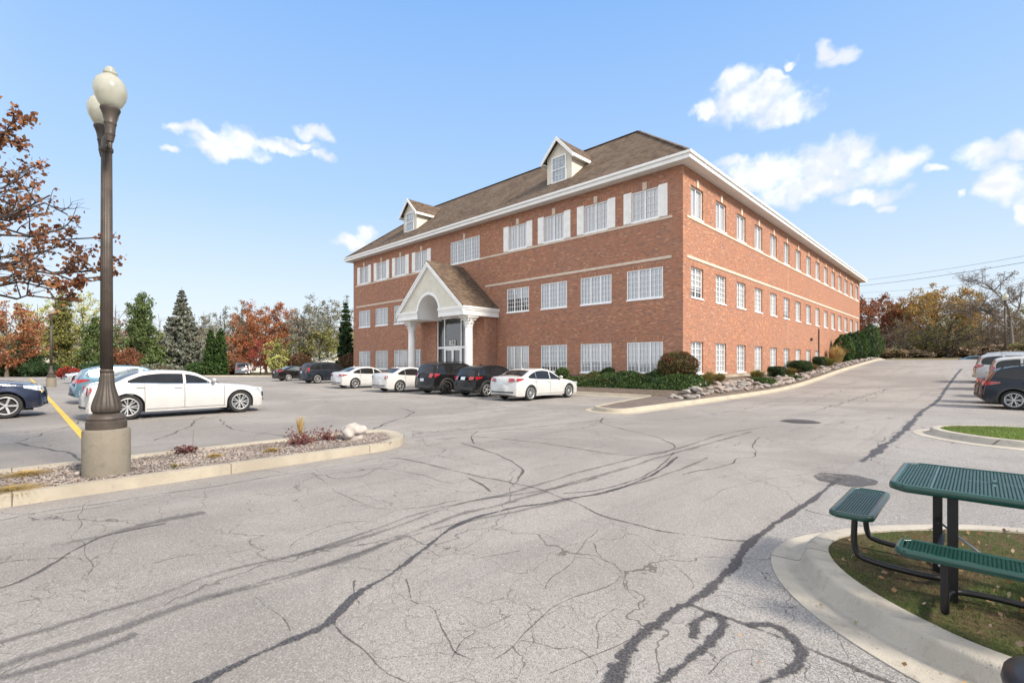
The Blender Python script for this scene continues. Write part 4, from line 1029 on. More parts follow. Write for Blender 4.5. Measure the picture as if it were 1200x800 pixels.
def car_proto(kind, paint, L=None, H=None, rim='rim', spokes=5, twin=False, glass='carglass', clad=False, rails=False, tailv=0, headlen=.42, wheel=None, dark_trim=True, tailx=None, arch_lip=False, plate=True, roofbox=False, details=True):
    s = dict(PROF[kind]); sx = (L or s['L']) / s['L']; sz = (H or s['H']) / s['H']
    T0 = Mono([(x * sx, z * (1 if z < .6 else lerp(1, sz, clamp((z - .6) / .5)))) for x, z in s['T']]); B0 = Mono([(x * sx, z * lerp(1, sz, .6)) for x, z in s['B']])
    T = T0; Bf = B0; half = s['L'] / 2 * sx; W_ = s['W']; Hh = s['H'] * sz; r = wheel or s['r']; ra = r + s['ag']
    ax = [s['fa'] * sx, s['ra'] * sx]; sill = s['sill']
    KC, CR, KF, KR = .13, .035, (.30 if kind in ('sedan', 'limo') else .24), .17
    def wp(x):                                  # plan half width
        v = 1.0
        f0 = half - 1.05
        if x > f0: v -= .17 * ((x - f0) / (half - f0)) ** 2.6
        b0 = -half + .95
        if x < b0: v -= .13 * ((b0 - x) / (half - .95 + half - (half - .95) - (half - .95) + .0 if False else .95)) ** 2.8
        return min(W_ * v, W_ * sqrt(max(0, half - abs(x)) / (KF if x > 0 else KR)) * .98 + .03)
    th = .19 if kind != 'suv' else .15
    def hw(x, z):
        B = Bf(x); w = wp(x)
        if z < .60: k = lerp(.945, 1.0, clamp((z - sill) / (.60 - sill)) ** .6)
        elif z < B: k = lerp(1.0, .972, ((z - .60) / max(.05, B - .60)) ** 1.6)
        else: k = .955 - th * ((z - B) / max(.2, Hh - B)) ** 1.15
        if B - .05 < z < B + .05: k = lerp(.972, .950, (z - B + .05) / .10)
        # flared wings round the wheels
        for a in ax:
            d = math.hypot(x - a, z - r); k += .018 * math.exp(-((d - ra) / .10) ** 2) if d > ra - .06 else 0
        return w * k
    def top(x, y):
        q = (y / W_) ** 2; sg = clamp(x / .6, -1, 1)
        kc = lerp(KC, KF, sstep(half - 1.3, half - .35, x)) if x > 0 else lerp(KC, KR, sstep(half - .9, half - .3, -x))
        return T(x + sg * kc * q) - CR * q * clamp((T(x) - .6) / .3)
    def edge(x):
        e = hw(x, min(T(x), Hh)) ; return e, top(x, e)
    def zb(x):
        z = sill
        d = half - abs(x)
        if d < .35: z = sill + .12 * (1 - d / .35) ** 2
        for a in ax:
            if abs(x - a) < ra: z = max(z, r + sqrt(ra * ra - (x - a) ** 2))
        return z
    xs = set()
    for d in (0, .003, .01, .02, .035, .055, .08, .11, .15, .20, .26, .33): xs |= {half - d, -half + d}
    x = -half + .33
    while x < half - .33: xs.add(round(x, 4)); x += .075
    for a in ax:
        for k in range(0, 25): xs.add(a - ra * cos(pi * k / 24))
        xs |= {a - ra - .001, a + ra + .001}
    xs = sorted(xs)
    NS, NA, NTp = 12, 4, 7
    rows = []
    for x in xs:
        e, zt = edge(x); b = zb(x); zt = max(zt, b + .02)
        rs = min(.075 if kind != 'suv' else .06, (zt - b) * .45)
        pts = []
        for k in range(NS + 1):
            z = lerp(b, zt - rs, k / NS); pts.append((hw(x, z), z))
        h0 = pts[-1][0]
        for k in range(1, NA + 1):
            t = pi / 2 * k / NA; pts.append((h0 - rs * 1.2 * (1 - cos(t)), zt - rs + rs * sin(t)))
        h1, zl = pts[-1]; zt1 = top(x, h1)
        for k in range(1, NTp + 1):
            y = h1 * (1 - k / NTp); pts.append((y, zl + top(x, y) - zt1))
        ring = [(x, -y, z) for y, z in pts] + [(x, y, z) for y, z in pts[:-1][::-1]]
        rows.append(ring)
    m = MB(); nv = len(rows[0])
    m.grid(lambda i, j: rows[i][j], len(rows), nv, flip=False)
    for i in range(len(rows) - 1):               # underside
        a = i * nv; b = (i + 1) * nv; m.f.append((a, a + nv - 1, b + nv - 1, b))
    m.f.append(tuple(range(nv))); m.f.append(tuple((len(rows) - 1) * nv + k for k in range(nv))[::-1])
    root = empty('car')
    body = m.build('body', M[paint], root, smooth=True)
    md = body.modifiers.new('e', 'EDGE_SPLIT'); md.split_angle = radians(50)
    bm_ = bmesh.new(); bm_.from_mesh(body.data); bmesh.ops.recalc_face_normals(bm_, faces=bm_.faces); bm_.to_mesh(body.data); bm_.free()
    def surf_side(x, z, sgn, off=.006): return (x, sgn * (hw(x, z) + off), z)
    def side_patch(m, x0, x1, zl, zh, sgn, nx=14, nz=4, off=.006):
        m.grid(lambda i, j: surf_side(lerp(x0, x1, i / (nx - 1)), lerp(zl(lerp(x0, x1, i / (nx - 1))), zh(lerp(x0, x1, i / (nx - 1))), j / (nz - 1)), sgn, off), nx, nz, flip=(sgn > 0) ^ (x1 < x0))
    def top_patch(m, x0, x1, f0, off=.008, ny=9, nx=8, lift=0, f1=None):
        def P(i, j):
            x = lerp(x0, x1, i / (nx - 1)); e, _ = edge(x); ff = lerp(f0, f1 if f1 else f0, i / (nx - 1)); y = (e - .075) * ff * (2 * j / (ny - 1) - 1)
            return (x, y, top(x, y) + off)
        m.grid(P, nx, ny, flip=(x1 < x0))
    def end_x(y, z, end):                        # surface of the nose (end=1) or tail (end=-1)
        lo, hi = half - .75, half
        for _ in range(22):
            mid = (lo + hi) / 2
            if top(end * mid, y) > z: lo = mid
            else: hi = mid
        return end * hi
    def end_patch(m, y0, y1, z0, z1, end, off=.008, ny=8, nz=5, skew=0):
        m.grid(lambda i, j: (lambda y, z: (end_x(y, z, end) + end * off, y, z))(lerp(y0, y1, i / (ny - 1)), lerp(z0, z1, j / (nz - 1)) + skew * i / (ny - 1)), ny, nz, flip=(end > 0) ^ False)
    G_ = M[glass]
    def ztop(x): e, z = edge(x); return z - (.095 if kind != 'suv' else .10)
    def zlow(x): return Bf(x) + .03
    # side glass cut by the pillars
    cuts = [s['g0'] * sx] + [v * sx for p in s['pil'] for v in p] + [s['g1'] * sx]
    for a, b in zip(cuts[::2], cuts[1::2]):
        aa, bb = a, b
        while ztop(aa) - zlow(aa) < .03 and aa > bb: aa -= .02
        while ztop(bb) - zlow(bb) < .03 and bb < aa: bb += .02
        if aa - bb < .1: continue
        for sgn in (-1, 1):
            g = MB(); side_patch(g, aa, bb, zlow, lambda x: max(zlow(x) + .01, ztop(x)), sgn, 16, 4); g.build('side_window', G_, root, smooth=True)
    g = MB(); top_patch(g, s['ws'][0] * sx, s['ws'][1] * sx, .97, ny=11, nx=10, f1=.95); g.build('windscreen', G_, root, smooth=True)
    g = MB(); top_patch(g, s['rw'][1] * sx, s['rw'][0] * sx, .88 if kind in ('suv', 'cross') else .93, ny=11, nx=9); g.build('rear_window', G_, root, smooth=True)
    # lamps
    zt_ = T(-half + .10); zb_ = .0
    tz0, tz1 = {0: (.80, .95), 1: (.72, .98), 2: (.90, 1.14), 3: (.84, 1.02), 4: (.86, 1.30)}[tailv]
    tlen = {0: .34, 1: .07, 2: .32, 3: .42, 4: .16}[tailv]; ty = {0: .46, 1: .64, 2: .50, 3: .42, 4: .64}[tailv]
    for sgn in (-1, 1):
        g = MB(); yo = wp(-half + .12) * .90
        end_patch(g, sgn * ty, sgn * yo, tz0 + .01, tz1 - .01, -1)
        xs0 = end_x(yo, (tz0 + tz1) / 2, -1)
        side_patch(g, xs0 + .02, xs0 + tlen, lambda x: lerp(tz0, (tz0 * .4 + tz1 * .6), clamp((x - xs0) / tlen)), lambda x: tz1 - .02 * clamp((x - xs0) / tlen), sgn, 8, 3)
        g.build('tail_light', M['tail'], root, smooth=True)
        g = MB(); hz0, hz1 = {'sedan': (.62, .76), 'limo': (.66, .84), 'suv': (.80, .98), 'cross': (.72, .86)}[kind]
        yo = wp(half - .12) * .90
        end_patch(g, sgn * .50, sgn * yo, hz0, hz1 - .03, 1)
        xs0 = end_x(yo, (hz0 + hz1) / 2, 1)
        side_patch(g, xs0 - .02, xs0 - headlen, lambda x: lerp(hz0, hz0 * .35 + hz1 * .65, clamp((xs0 - x) / headlen)), lambda x: hz1 + .02 * clamp((xs0 - x) / headlen), sgn, 8, 3)
        g.build('headlight', M['head'], root, smooth=True)
    g = MB(); end_patch(g, -.46, .46, .50 if kind != 'suv' else .60, .68 if kind != 'suv' else .90, 1); g.build('grille', M['plastic'], root, smooth=True)
    g = MB(); end_patch(g, -.62, .62, .36, .44, 1, .01); end_patch(g, -.70, .70, .36, .50 if clad else .42, -1, .012); g.build('bumper_trim', M['plastic'], root, smooth=True)
    if plate:
        g = MB(); zc = .80 if kind in ('sedan', 'limo') else .92
        if tailv == 2: zc = .78
        xp = end_x(0, zc, -1) - .022; xq = end_x(0, zc + .07, -1) - .022
        g.poly([(xp, .16, zc - .07), (xp, -.16, zc - .07), (xq, -.16, zc + .08), (xq, .16, zc + .08)][::-1]); g.build('number_plate', M['plate'], root)
    # seams, handles, mirrors
    if details:
        for sgn in (-1, 1):
            g = MB()
            for k, xd in enumerate([v * sx for v in s['doors']]):
                side_patch(g, xd, xd - .012, lambda x: sill + .10 if not any(abs(x - a) < ra for a in ax) else max(zb(x) + .02, sill + .1), lambda x: min(Bf(x) + .0, T(x) - .10), sgn, 2, 8, .003)
            side_patch(g, ax[0] - ra - .03, ax[1] + ra + .03, lambda x: sill + .075, lambda x: sill + .087, sgn, 14, 2, .003)
            g.build('door_seams', M['plastic'], root)
        for xh in s['hd']:
            for sgn in (-1, 1):
                xh_ = xh * sx; g = MB(); zh_ = Bf(xh_) - .10; y = hw(xh_, zh_)
                g.bar((xh_ + .09, sgn * (y + .022), zh_), (xh_ - .11, sgn * (y + .022), zh_ + .004), .022, .026)
                g.box(xh_ + .07, xh_ + .09, sgn * y, sgn * (y + .02), zh_ - .01, zh_ + .01); g.box(xh_ - .11, xh_ - .09, sgn * y, sgn * (y + .02), zh_ - .01, zh_ + .01)
                g.build('door_handle', M[paint], root)
        for sgn in (-1, 1):
            xm_ = s['mir'] * sx; z = Bf(xm_) + .09; y = hw(xm_, z)
            g = MB(); g.blob((xm_, sgn * (y + .13), z + .03), (.065, .11, .075), sub=2); g.bar((xm_ + .02, sgn * (y - .01), z - .03), (xm_, sgn * (y + .08), z - .01), .05, .03)
            g.build('wing_mirror', M[paint if not clad else 'plastic'], root, smooth=True)
    if clad:
        for sgn in (-1, 1):
            for a in ax:
                g = MB()
                def P(i, j, a=a, sgn=sgn):
                    t = pi * (-.08 + 1.16 * i / 22); rr = ra + .004 + .075 * j; x = a + rr * cos(t); z = max(sill, r + rr * sin(t)); return (x, sgn * (hw(x, z) + .012), z)
                g.grid(P, 23, 2, flip=sgn < 0); g.build('arch_trim', M['plastic'], root, smooth=True)
            g = MB(); side_patch(g, ax[0] - ra, ax[1] + ra, lambda x: sill, lambda x: sill + .13, sgn, 12, 2, .012)
            g.build('sill_trim', M['plastic'], root, smooth=True)
    if rails:
        for sgn in (-1, 1):
            g = MB(); pts = []
            for k in range(9):
                x = lerp(.15, half * -.80, k / 8); e, z = edge(x); pts.append((x, sgn * (e - .13), z + .035 + (.035 if 0 < k < 8 else -.03)))
            g.tube(pts, .018, 6); g.build('roof_rail', M['plastic'] if rails == 1 else M['chrome'], root)
        g = MB()
        for xx in (-.1, -1.15):
            e, z = edge(xx); g.bar((xx, -(e - .13), z + .07), (xx, e - .13, z + .07), .05, .02)
        g.build('cross_bars', M['plastic'], root)
    else:
        g = MB(); xx = -half * .42; z = top(xx, 0)
        g.bar((xx + .05, 0, z), (xx - .05, 0, z + .05), .03, .04); g.build('aerial', M[paint], root)
    # window trim line
    g = MB()
    for sgn in (-1, 1): side_patch(g, cuts[0] - .04, cuts[-1] + .05, lambda x: Bf(x) + .008, lambda x: Bf(x) + .026, sgn, 20, 2, .009)
    g.build('window_trim', M['plastic' if dark_trim else 'chrome'], root)
    g = MB(); g.box(-half + .35, half - .35, -W_ + .32, W_ - .32, .20, .62); g.build('underbody', M['plastic'], root)
    # wheels
    for a in ax:
        for sgn in (-1, 1):
            w = empty('wheel', (a, sgn * (wp(a) - .125), r)); w.parent = root; w.rotation_euler = (0, 0, 0 if sgn < 0 else pi)
            if (a, sgn) == (ax[0], -1):
                t_ = MB(); rr = r * .70
                t_.lathe([(rr, .10), (rr, -.085), (rr + .02, -.108), (r - .03, -.112), (r - .008, -.095), (r, -.06), (r, .07), (r - .02, .11), (rr, .11)], 40, axis='y', cap=False)
                t_.lathe([(0, -.03), (rr + .005, -.03)], 30, axis='y', cap=False)
                ty_ = t_.build('tyre', M['tyre'], w, smooth=True); ty_.modifiers.new('e', 'EDGE_SPLIT').split_angle = radians(40)
                q = MB()
                q.lathe([(rr + .012, -.108), (rr - .004, -.112), (rr - .022, -.100), (rr - .024, -.04), (rr + .002, -.035)], 40, axis='y', cap=False)
                n_ = spokes
                for k in range(n_):
                    for dd in ((-.13, .13) if twin else (0,)):
                        a0 = 2 * pi * k / n_; a1 = a0 + dd * 1.3; a0 += dd * .25
                        p0 = Vector((cos(a0) * .035, -.085, sin(a0) * .035)); p1 = Vector((cos(a1) * (rr - .015), -.100, sin(a1) * (rr - .015)))
                        wdt = .030 if twin else .062 if n_ <= 5 else .034
                        k0 = len(q.v); d = (p1 - p0).normalized(); sd = Vector((-d.z, 0, d.x))
                        for p, ww in ((p0, wdt * .8), (p1, wdt)):
                            for sy in (0, .022):
                                for ss in (-1, 1): q.v.append(tuple(p + sd * ss * ww / 2 + Vector((0, sy, 0))))
                        q.f += [tuple(k0 + i for i in f) for f in ((0, 1, 5, 4), (2, 6, 7, 3), (0, 4, 6, 2), (1, 3, 7, 5))]
                q.lathe([(0, -.098), (.04, -.097), (.055, -.085), (.06, -.05)], 20, axis='y', cap=False)
                ri = q.build('rim', M[rim], w)
                proto_w = (ty_, ri)
            else:
                for pz in proto_w:
                    c = pz.copy(); COL.objects.link(c); c.parent = w
    return root

def place(root, x, y, heading, label, cat, name, group=None):
    root.name = name
    z = gz(x, y); e = .8
    nrm = Vector((-(gz(x + e, y) - gz(x - e, y)) / (2 * e), -(gz(x, y + e) - gz(x, y - e)) / (2 * e), 1)).normalized()
    fw = Vector((cos(heading), sin(heading), 0)); fw = (fw - nrm * fw.dot(nrm)).normalized(); lf = nrm.cross(fw)
    root.matrix_world = Matrix(((fw.x, lf.x, nrm.x, x), (fw.y, lf.y, nrm.y, y), (fw.z, lf.z, nrm.z, z + .012), (0, 0, 0, 1)))
    tag(root, label, cat, group)
N90 = pi / 2
g1 = 'cars parked nose in along the front of the building'
# front row, right to left
c = car_proto('sedan', 'paint_white', rim='rim', spokes=10, tailv=3); place(c, -15.42, 17.6, N90, 'white sedan nearest the corner hedge, last of the row in front of the building', 'car', 'parked_car', g1)
c = car_proto('cross', 'paint_black', L=4.3, H=1.59, spokes=5, twin=True, clad=True, tailv=3, rails=0); place(c, -18.60, 17.75, N90, 'compact black crossover with silver wheels between the white sedan and the black SUV', 'car', 'parked_car', g1)
c = car_proto('suv', 'paint_black', L=4.75, H=1.72, rim='rim_dark', tailv=2, clad=True, rails=1); place(c, -21.72, 17.75, N90, 'tall black SUV with black wheels parked before the entrance columns', 'SUV', 'parked_suv', g1)
c = car_proto('sedan', 'paint_white', L=4.6, H=1.47, spokes=5, twin=True, tailv=1); place(c, -25.10, 16.95, N90, 'small white sedan with upright red tail lamps parked left of the tall black SUV', 'car', 'parked_car', g1)
c = car_proto('sedan', 'paint_pearl', L=4.88, H=1.46, rim='rim', spokes=7, tailv=0); place(c, -30.9, 17.3, N90, 'long white sedan parked between the small white sedan and the dark navy SUV', 'car', 'parked_car', g1)
c = car_proto('suv', 'paint_ink', L=4.85, H=1.72, spokes=7, tailv=4, rails=1); place(c, -40.5, 19.0, N90, 'dark navy SUV with clear tail lamps near the left end of the building', 'SUV', 'parked_suv', g1)
c = car_proto('sedan', 'paint_black', L=4.85, H=1.44, spokes=12, tailv=3, glass='carglass_l'); place(c, -47.6, 19.4, N90, 'black sedan at the left end of the row, beside the dark navy SUV', 'car', 'parked_car', g1)
# middle of the car park
g2 = 'cars parked in the open car park on the left'
c = car_proto('limo', 'paint_white', rim='rim_chrome', spokes=7, twin=True, glass='carglass', tailv=1, dark_trim=False) if False else car_proto('limo', 'paint_white', rim='rim', spokes=7, twin=True, tailv=1, dark_trim=False)
place(c, -19.22, 3.87, N90, 'large white sedan with tinted windows parked behind the near lamp post', 'car', 'parked_car', g2)
c = car_proto('cross', 'paint_blue', L=4.6, H=1.60, spokes=5, twin=True, glass='carglass_l', tailv=3); place(c, -27.4, 3.9, N90, 'light blue hatchback parked beyond the large white sedan', 'car', 'parked_car', g2)
c = car_proto('sedan', 'paint_silver', L=4.4, H=1.46, glass='carglass_l'); place(c, -54.6, 5.0, -N90, 'silver car showing its nose behind the light blue hatchback', 'car', 'parked_car', g2)
c = car_proto('suv', 'paint_navy', L=4.82, H=1.74, spokes=5, tailv=2, arch_lip=True); place(c, -22.35, -1.62, N90, 'navy SUV with five spoke wheels, nose to the yellow line at the left edge', 'SUV', 'parked_suv', g2)
c = car_proto('sedan', 'paint_navy2', L=4.8, H=1.46); place(c, -27.8, -1.65, N90, 'dark blue sedan whose bonnet shows just behind the navy SUV', 'car', 'parked_car', g2)
c = car_proto('sedan', 'paint_red', L=4.7, H=1.46, glass='carglass_l'); place(c, -33.2, -1.9, N90, 'dark red car behind the dark blue sedan at the left edge', 'car', 'parked_car', g2)
# at the far side of the lot
D = 64.0; x_, y_ = at(284, D)
c = car_proto('suv', 'paint_grey', L=4.8, H=1.74, tailv=2); place(c, x_, y_, radians(165), 'dark grey SUV parked alone before the red maple', 'SUV', 'parked_suv', 'vehicles at the far kerb')
x_, y_ = at(268, 68)
c = car_proto('cross', 'paint_black', tailv=3, details=False); place(c, x_, y_, radians(165), 'black car half hidden by the dark grey SUV', 'car', 'parked_car', 'vehicles at the far kerb')
# on the right
g3 = 'cars parked along the right side of the drive'
c = car_proto('cross', 'paint_ink', L=4.5, H=1.63, spokes=6, twin=True, clad=True, tailv=3, rails=1); place(c, 2.20, 26.1, 0, 'dark crossover with ten spoke silver wheels, nearest car at the right edge', 'car', 'parked_car', g3)
c = car_proto('sedan', 'paint_maroon', L=4.7, H=1.46, tailv=3, glass='carglass_l'); place(c, 2.15, 28.9, 0, 'maroon car mostly hidden beyond the dark crossover at the right edge', 'car', 'parked_car', g3)
c = car_proto('sedan', 'paint_silver', L=4.6, H=1.44, tailv=0); place(c, 2.5, 32.9, 0, 'pale silver sedan just visible between the maroon car and the white SUV', 'car', 'parked_car', g3)
c = car_proto('suv', 'paint_white', L=4.9, H=1.80, tailv=4); place(c, 2.65, 37.4, 0, 'white SUV with dark side windows at the right edge', 'SUV', 'parked_suv', g3)
c = car_proto('suv', 'paint_silver', L=4.9, H=1.78, tailv=2, rails=2); place(c, 2.1, 41.9, 0, 'silver SUV with roof rails, farthest of the row at the right edge', 'SUV', 'parked_suv', g3)
x_, y_ = at(1149, 66)
c = car_proto('sedan', 'paint_blue', L=4.8, details=False); place(c, x_, y_, radians(0), 'blue grey car beyond the crest of the drive, before the brown scrub', 'car', 'parked_car', g3)
# ================================================================ LAMP POSTS
def lamp_post(x, y, z0, twin=True, arm=.37, rz=0):
    root = empty('street_lamp', (x, y, z0), rz)
    m = MB(); m.lathe([(0.2747, -.15), (0.2747, .60), (0.2665, .63), (0.246, .64), (0, .645)], 40, cap=False); m.build('concrete_footing', M['base_conc'], root, smooth=True).modifiers.new('e', 'EDGE_SPLIT').split_angle = radians(40)
    m = MB(); m.lathe([(0.2296, .64), (0.2337, .66), (0.2337, .745), (0.2173, .76), (0.2255, .79), (0.205, .83), (0.164, .86)], 44)
    m.build('base_ring', M['bronze'], root, smooth=True).modifiers.new('e', 'EDGE_SPLIT').split_angle = radians(40)
    m = MB(); m.lathe([(0.1394, .86), (0.1599, .89), (0.1681, .93), (0.164, .98), (0.1435, 1.06), (0.1189, 1.14), (0.0984, 1.22), (0.0861, 1.30), (0.0804, 1.40), (0.0779, 1.44)], 64, flute=.045, nf=16)
    m.lathe([(0.0779, 1.44), (0.0869, 1.45), (0.0869, 1.48), (0.0754, 1.49)], 40); m.build('fluted_base', M['bronze'], root, smooth=True)
    m = MB(); m.lathe([(0.0722, 1.49), (0.0607, 4.68)], 64, flute=.05, nf=16); m.build('pole', M['bronze'], root, smooth=True)
    m = MB(); m.lathe([(0.0656, 4.60), (0.0779, 4.62), (0.0779, 4.66), (0.064, 4.68), (0.059, 4.78), (0.041, 4.82), (0.0164, 4.86), (0, 4.88)], 32, cap=False)
    m.build('pole_cap', M['bronze'], root, smooth=True)
    spots = (-arm, arm) if twin else (0,)
    zb = 4.70 if twin else 4.90
    for dx in spots:
        h = empty('lantern', (dx, 0, zb)); h.parent = root
        m = MB()
        if twin:
            m.tube([(-dx, 0, -.02), (-dx * .55, 0, -.06), (-dx * .2, 0, -.10), (0, 0, -.05)], .028, 8)
            m.lathe([(0, -.16), (0.0164, -.15), (0.0246, -.11), (0.0205, -.07)], 16, cap=False)
        m.lathe([(0.0369, -.06), (0.0492, .0), (0.0508, .02), (0.0574, .03), (0.0558, .05), (0.059, .12), (0.064, .15), (0.0656, .17), (0.0722, .18), (0.0722, .20), (0.0689, .21), (0.082, .29), (0.1025, .35), (0.1148, .375), (0.1148, .395), (0.0984, .40)], 32)
        m.build('lantern_holder', M['bronze'], h, smooth=True).modifiers.new('e', 'EDGE_SPLIT').split_angle = radians(45)
        m = MB(); m.lathe([(0.0935, .40), (0.1355, .46), (0.1729, .54), (0.1898, .62), (0.187, .69), (0.1636, .765), (0.1215, .82), (0.0795, .85), (0.0673, .862)], 40, cap=True)
        m.lathe([(0.0673, .86), (0.0804, .875), (0.0804, .90), (0.0654, .91)], 32); m.lathe([(0.0543, .905), (0.0579, .93), (0.0467, .955), (0.0234, .975), (0, .985)], 24, cap=False)
        m.build('globe', M['globe'], h, smooth=True)
    return root
tag(lamp_post(-9.02, .93, .13), 'near bronze fluted lamp post with two milky globes in the gravel island', 'street lamp', 'street lamps')
x_, y_ = at(60, 34.0)
tag(lamp_post(x_, y_, .02, True), 'distant lamp post on a concrete footing among the pines at the left', 'street lamp', 'street lamps')
x_, y_ = at(1178, 37.0)
tag(lamp_post(x_, y_, gz(x_, y_), False), 'single globe lamp post rising behind the parked SUVs at the right', 'street lamp', 'street lamps')
x_, y_ = at(1029, 70.0)
tag(lamp_post(x_, y_, gz(x_, y_) + .2, False), 'small far lamp post at the top of the drive past the dark hedge', 'street lamp', 'street lamps')

# ================================================================ PICNIC TABLE
TX, TY, TZ = .07, 4.585, .135
def gridpanel(name, lx, ly, z, parent, cx=0, cy=0, cut=.07, rim=.045, ps=.036, seat=False):
    # expanded metal sheet with a rolled edge, coated in plastic
    def corner(l, w): return [(-l + cut, -w), (l - cut, -w), (l, -w + cut), (l, w - cut), (l - cut, w), (-l + cut, w), (-l, w - cut), (-l, -w + cut)]
    hx, hy = lx / 2, ly / 2
    m = MB(); base = corner(hx, hy); pts = []
    for i in range(8):
        p = base[i]; q = base[(i + 1) % 8]
        pts.append(p); 
    sm = []
    for i in range(8):                      # soften the corners
        a, b, c = base[i - 1], base[i], base[(i + 1) % 8]
        for t in (.0, .5, 1):
            r = .25 * cut; va = (Vector(a) - Vector(b)).normalized() * r; vc = (Vector(c) - Vector(b)).normalized() * r; vb = Vector(b)
            sm.append(tuple((vb + va) * (1 - t) ** 2 + vb * 2 * t * (1 - t) + (vb + vc) * t * t))
    sec = [(-.030, .0), (-.026, .004), (-.006, .004), (0, -.001), (.003, -.010), (.003, -rim + .006), (-.002, -rim), (-.009, -rim + .001)]
    mcount = len(sm)
    rows = [offset_path(sm, d, True) for d, _ in sec]
    m.grid(lambda i, j: (cx + rows[j][i % mcount][0], cy + rows[j][i % mcount][1], z + sec[j][1]), mcount + 1, len(sec), flip=False)
    m.build('rim', M['green_coat'], parent, smooth=True).modifiers.new('s', 'SOLIDIFY').thickness = .002
    # lattice: zig-zag strands, diamond openings
    m = MB(); a = ps; b = ps * .62; w = .0060; h = .005
    hx2, hy2 = hx - .022, hy - .022
    def inside(x, y): return abs(x) < hx2 and abs(y) < hy2 and abs(x) + abs(y) < hx2 + hy2 - cut * .9
    kx = int(lx / a) + 2; ky = int(ly / b) + 2
    for i in range(-kx, kx):
        for j in range(-ky, ky):
            x, y = i * a / 2, j * b / 2
            if (i + j) % 2: continue
            for dx, dy in ((a / 2, b / 2), (a / 2, -b / 2)):
                x1, y1 = x + dx, y + dy
                if inside(x, y) and inside(x1, y1): m.bar((cx + x, cy + y, z - .001), (cx + x1, cy + y1, z - .001), w, h)
    m.build('mesh_panel', M['green_coat'], parent)
pt = empty('picnic_table', (TX, TY, TZ)); tag(pt, 'square green coated steel mesh picnic table with four attached benches on black tube legs', 'picnic table')
top_ = empty('table_top', (0, 0, 0)); top_.parent = pt
gridpanel('table_top', 1.03, 1.00, .765, top_, cut=.085, rim=.040)
m = MB()
for x in (-.30, .30): m.bar((x, -.47, .742), (x, .47, .742), .03, .03)
for x, y in ((0, 1), (0, -1), (1, 0), (-1, 0)): m.bar((.03 * x, .03 * y, .764), (.16 * x, .12 * y, .764), .014, .006)
m.bar((-.30, -.46, .763), (-.30, .46, .763), .010, .008)
m.build('support_bars', M['green_coat'], top_)
m = MB(); m.lathe([(.022, .758), (.03, .768), (.022, .772), (.02, .76)], 20, cap=False); m.build('parasol_hole', M['green_coat'], top_)
for k, (x, y, lx, ly) in enumerate(((-.76, .18, .27, .98), (.80, 0, .27, .98), (.05, -.77, .98, .27))):
    st = empty('bench', (0, 0, 0)); st.parent = pt
    gridpanel('seat', lx, ly, .46, st, x, y, cut=.05, rim=.034)
    m = MB(); ox = x / max(abs(x), .5) * .8 if abs(x) > .5 else 0
    along = Vector((0, 1, 0)) if lx < ly else Vector((1, 0, 0)); outw = Vector((x, 0, 0)).normalized() if lx < ly else Vector((0, y, 0)).normalized()
    c0 = Vector((x, y, 0)); pts = []
    A1 = c0 + along * -.27; A2 = c0 + along * .27
    inner = c0 - outw * .50
    def bend(p, q, r_, n_=5): return [p.lerp(q, i / n_) for i in range(n_ + 1)]
    raw = [A1 + Vector((0, 0, .425)), A1 + Vector((0, 0, .16)), A1 - outw * .09 + Vector((0, 0, .085)), A1 - outw * .44 + Vector((0, 0, .07)), A1 * .75 + A2 * .25 - outw * .54 + Vector((0, 0, .07)),
           A1 * .25 + A2 * .75 - outw * .54 + Vector((0, 0, .07)), A2 - outw * .44 + Vector((0, 0, .07)), A2 - outw * .09 + Vector((0, 0, .085)), A2 + Vector((0, 0, .16)), A2 + Vector((0, 0, .425))]
    m.tube(catmull([tuple(p) for p in raw], 5), .021, 10); 
    m.build('seat_leg', M['black_metal'], st, smooth=True)
    m = MB()
    for P_ in (A1, A2): m.bar(P_ - outw * .11 + Vector((0, 0, .43)), P_ + outw * .11 + Vector((0, 0, .43)), .03, .02)
    m.build('seat_bracket', M['black_metal'], st)
for x, y in ((-.20, -.27), (-.30, .26), (.27, -.27), (.27, .26)):
    m = MB(); m.bar((x, y, -.02), (x, y, .745), .055, .055); m.build('leg', M['black_metal'], pt, bevel=.006)
    m = MB(); m.bar((x, y + .001, .40), (x, y * .45, .40), .02, .02); m.build('leg_tie', M['black_metal'], pt)
m = MB(); m.bar((-.27, -.20, .72), (-.27, .20, .72), .04, .04); m.bar((.27, -.20, .72), (.27, .20, .72), .04, .04); m.bar((-.27, -.2, .30), (-.27, .2, .30), .03, .03)
m.build('cross_bar', M['black_metal'], pt)
m = MB(); hub = Vector((.02, .02, .20))
for x, y, z in ((-.27, -.28, .22), (-.27, .20, .38), (.27, -.28, .22), (.27, .28, .22)): m.tube([(x, y, z), tuple(hub)], .008, 6)
m.build('brace_rods', M['steel'], pt, smooth=True)
m = MB(); m.lathe([(.0, -.035), (.035, -.035), (.04, -.02), (.04, .02), (.035, .035), (0, .035)], 12, tuple(hub), cap=False); m.build('brace_hub', M['black_metal'], pt)

# dark lid of a bin whose edge shows in the bottom right corner
x_, y_ = at(1296, 1.74)
b_ = empty('litter_bin', (x_, y_, .0)); tag(b_, 'dark litter bin of which only the domed rim shows in the bottom right corner', 'bin')
m = MB(); m.lathe([(.215, .0), (.235, .05), (.25, .46), (.25, .48)], 32); m.build('bin_body', M['black_metal'], b_, smooth=True)
m = MB(); m.lathe([(.262, .44), (.268, .47), (.262, .50), (.22, .515), (.10, .54), (0, .545)], 32, cap=False); m.build('lid', M['dark_lid'] if 'dark_lid' in M else M['rim_dark'], b_, smooth=True)

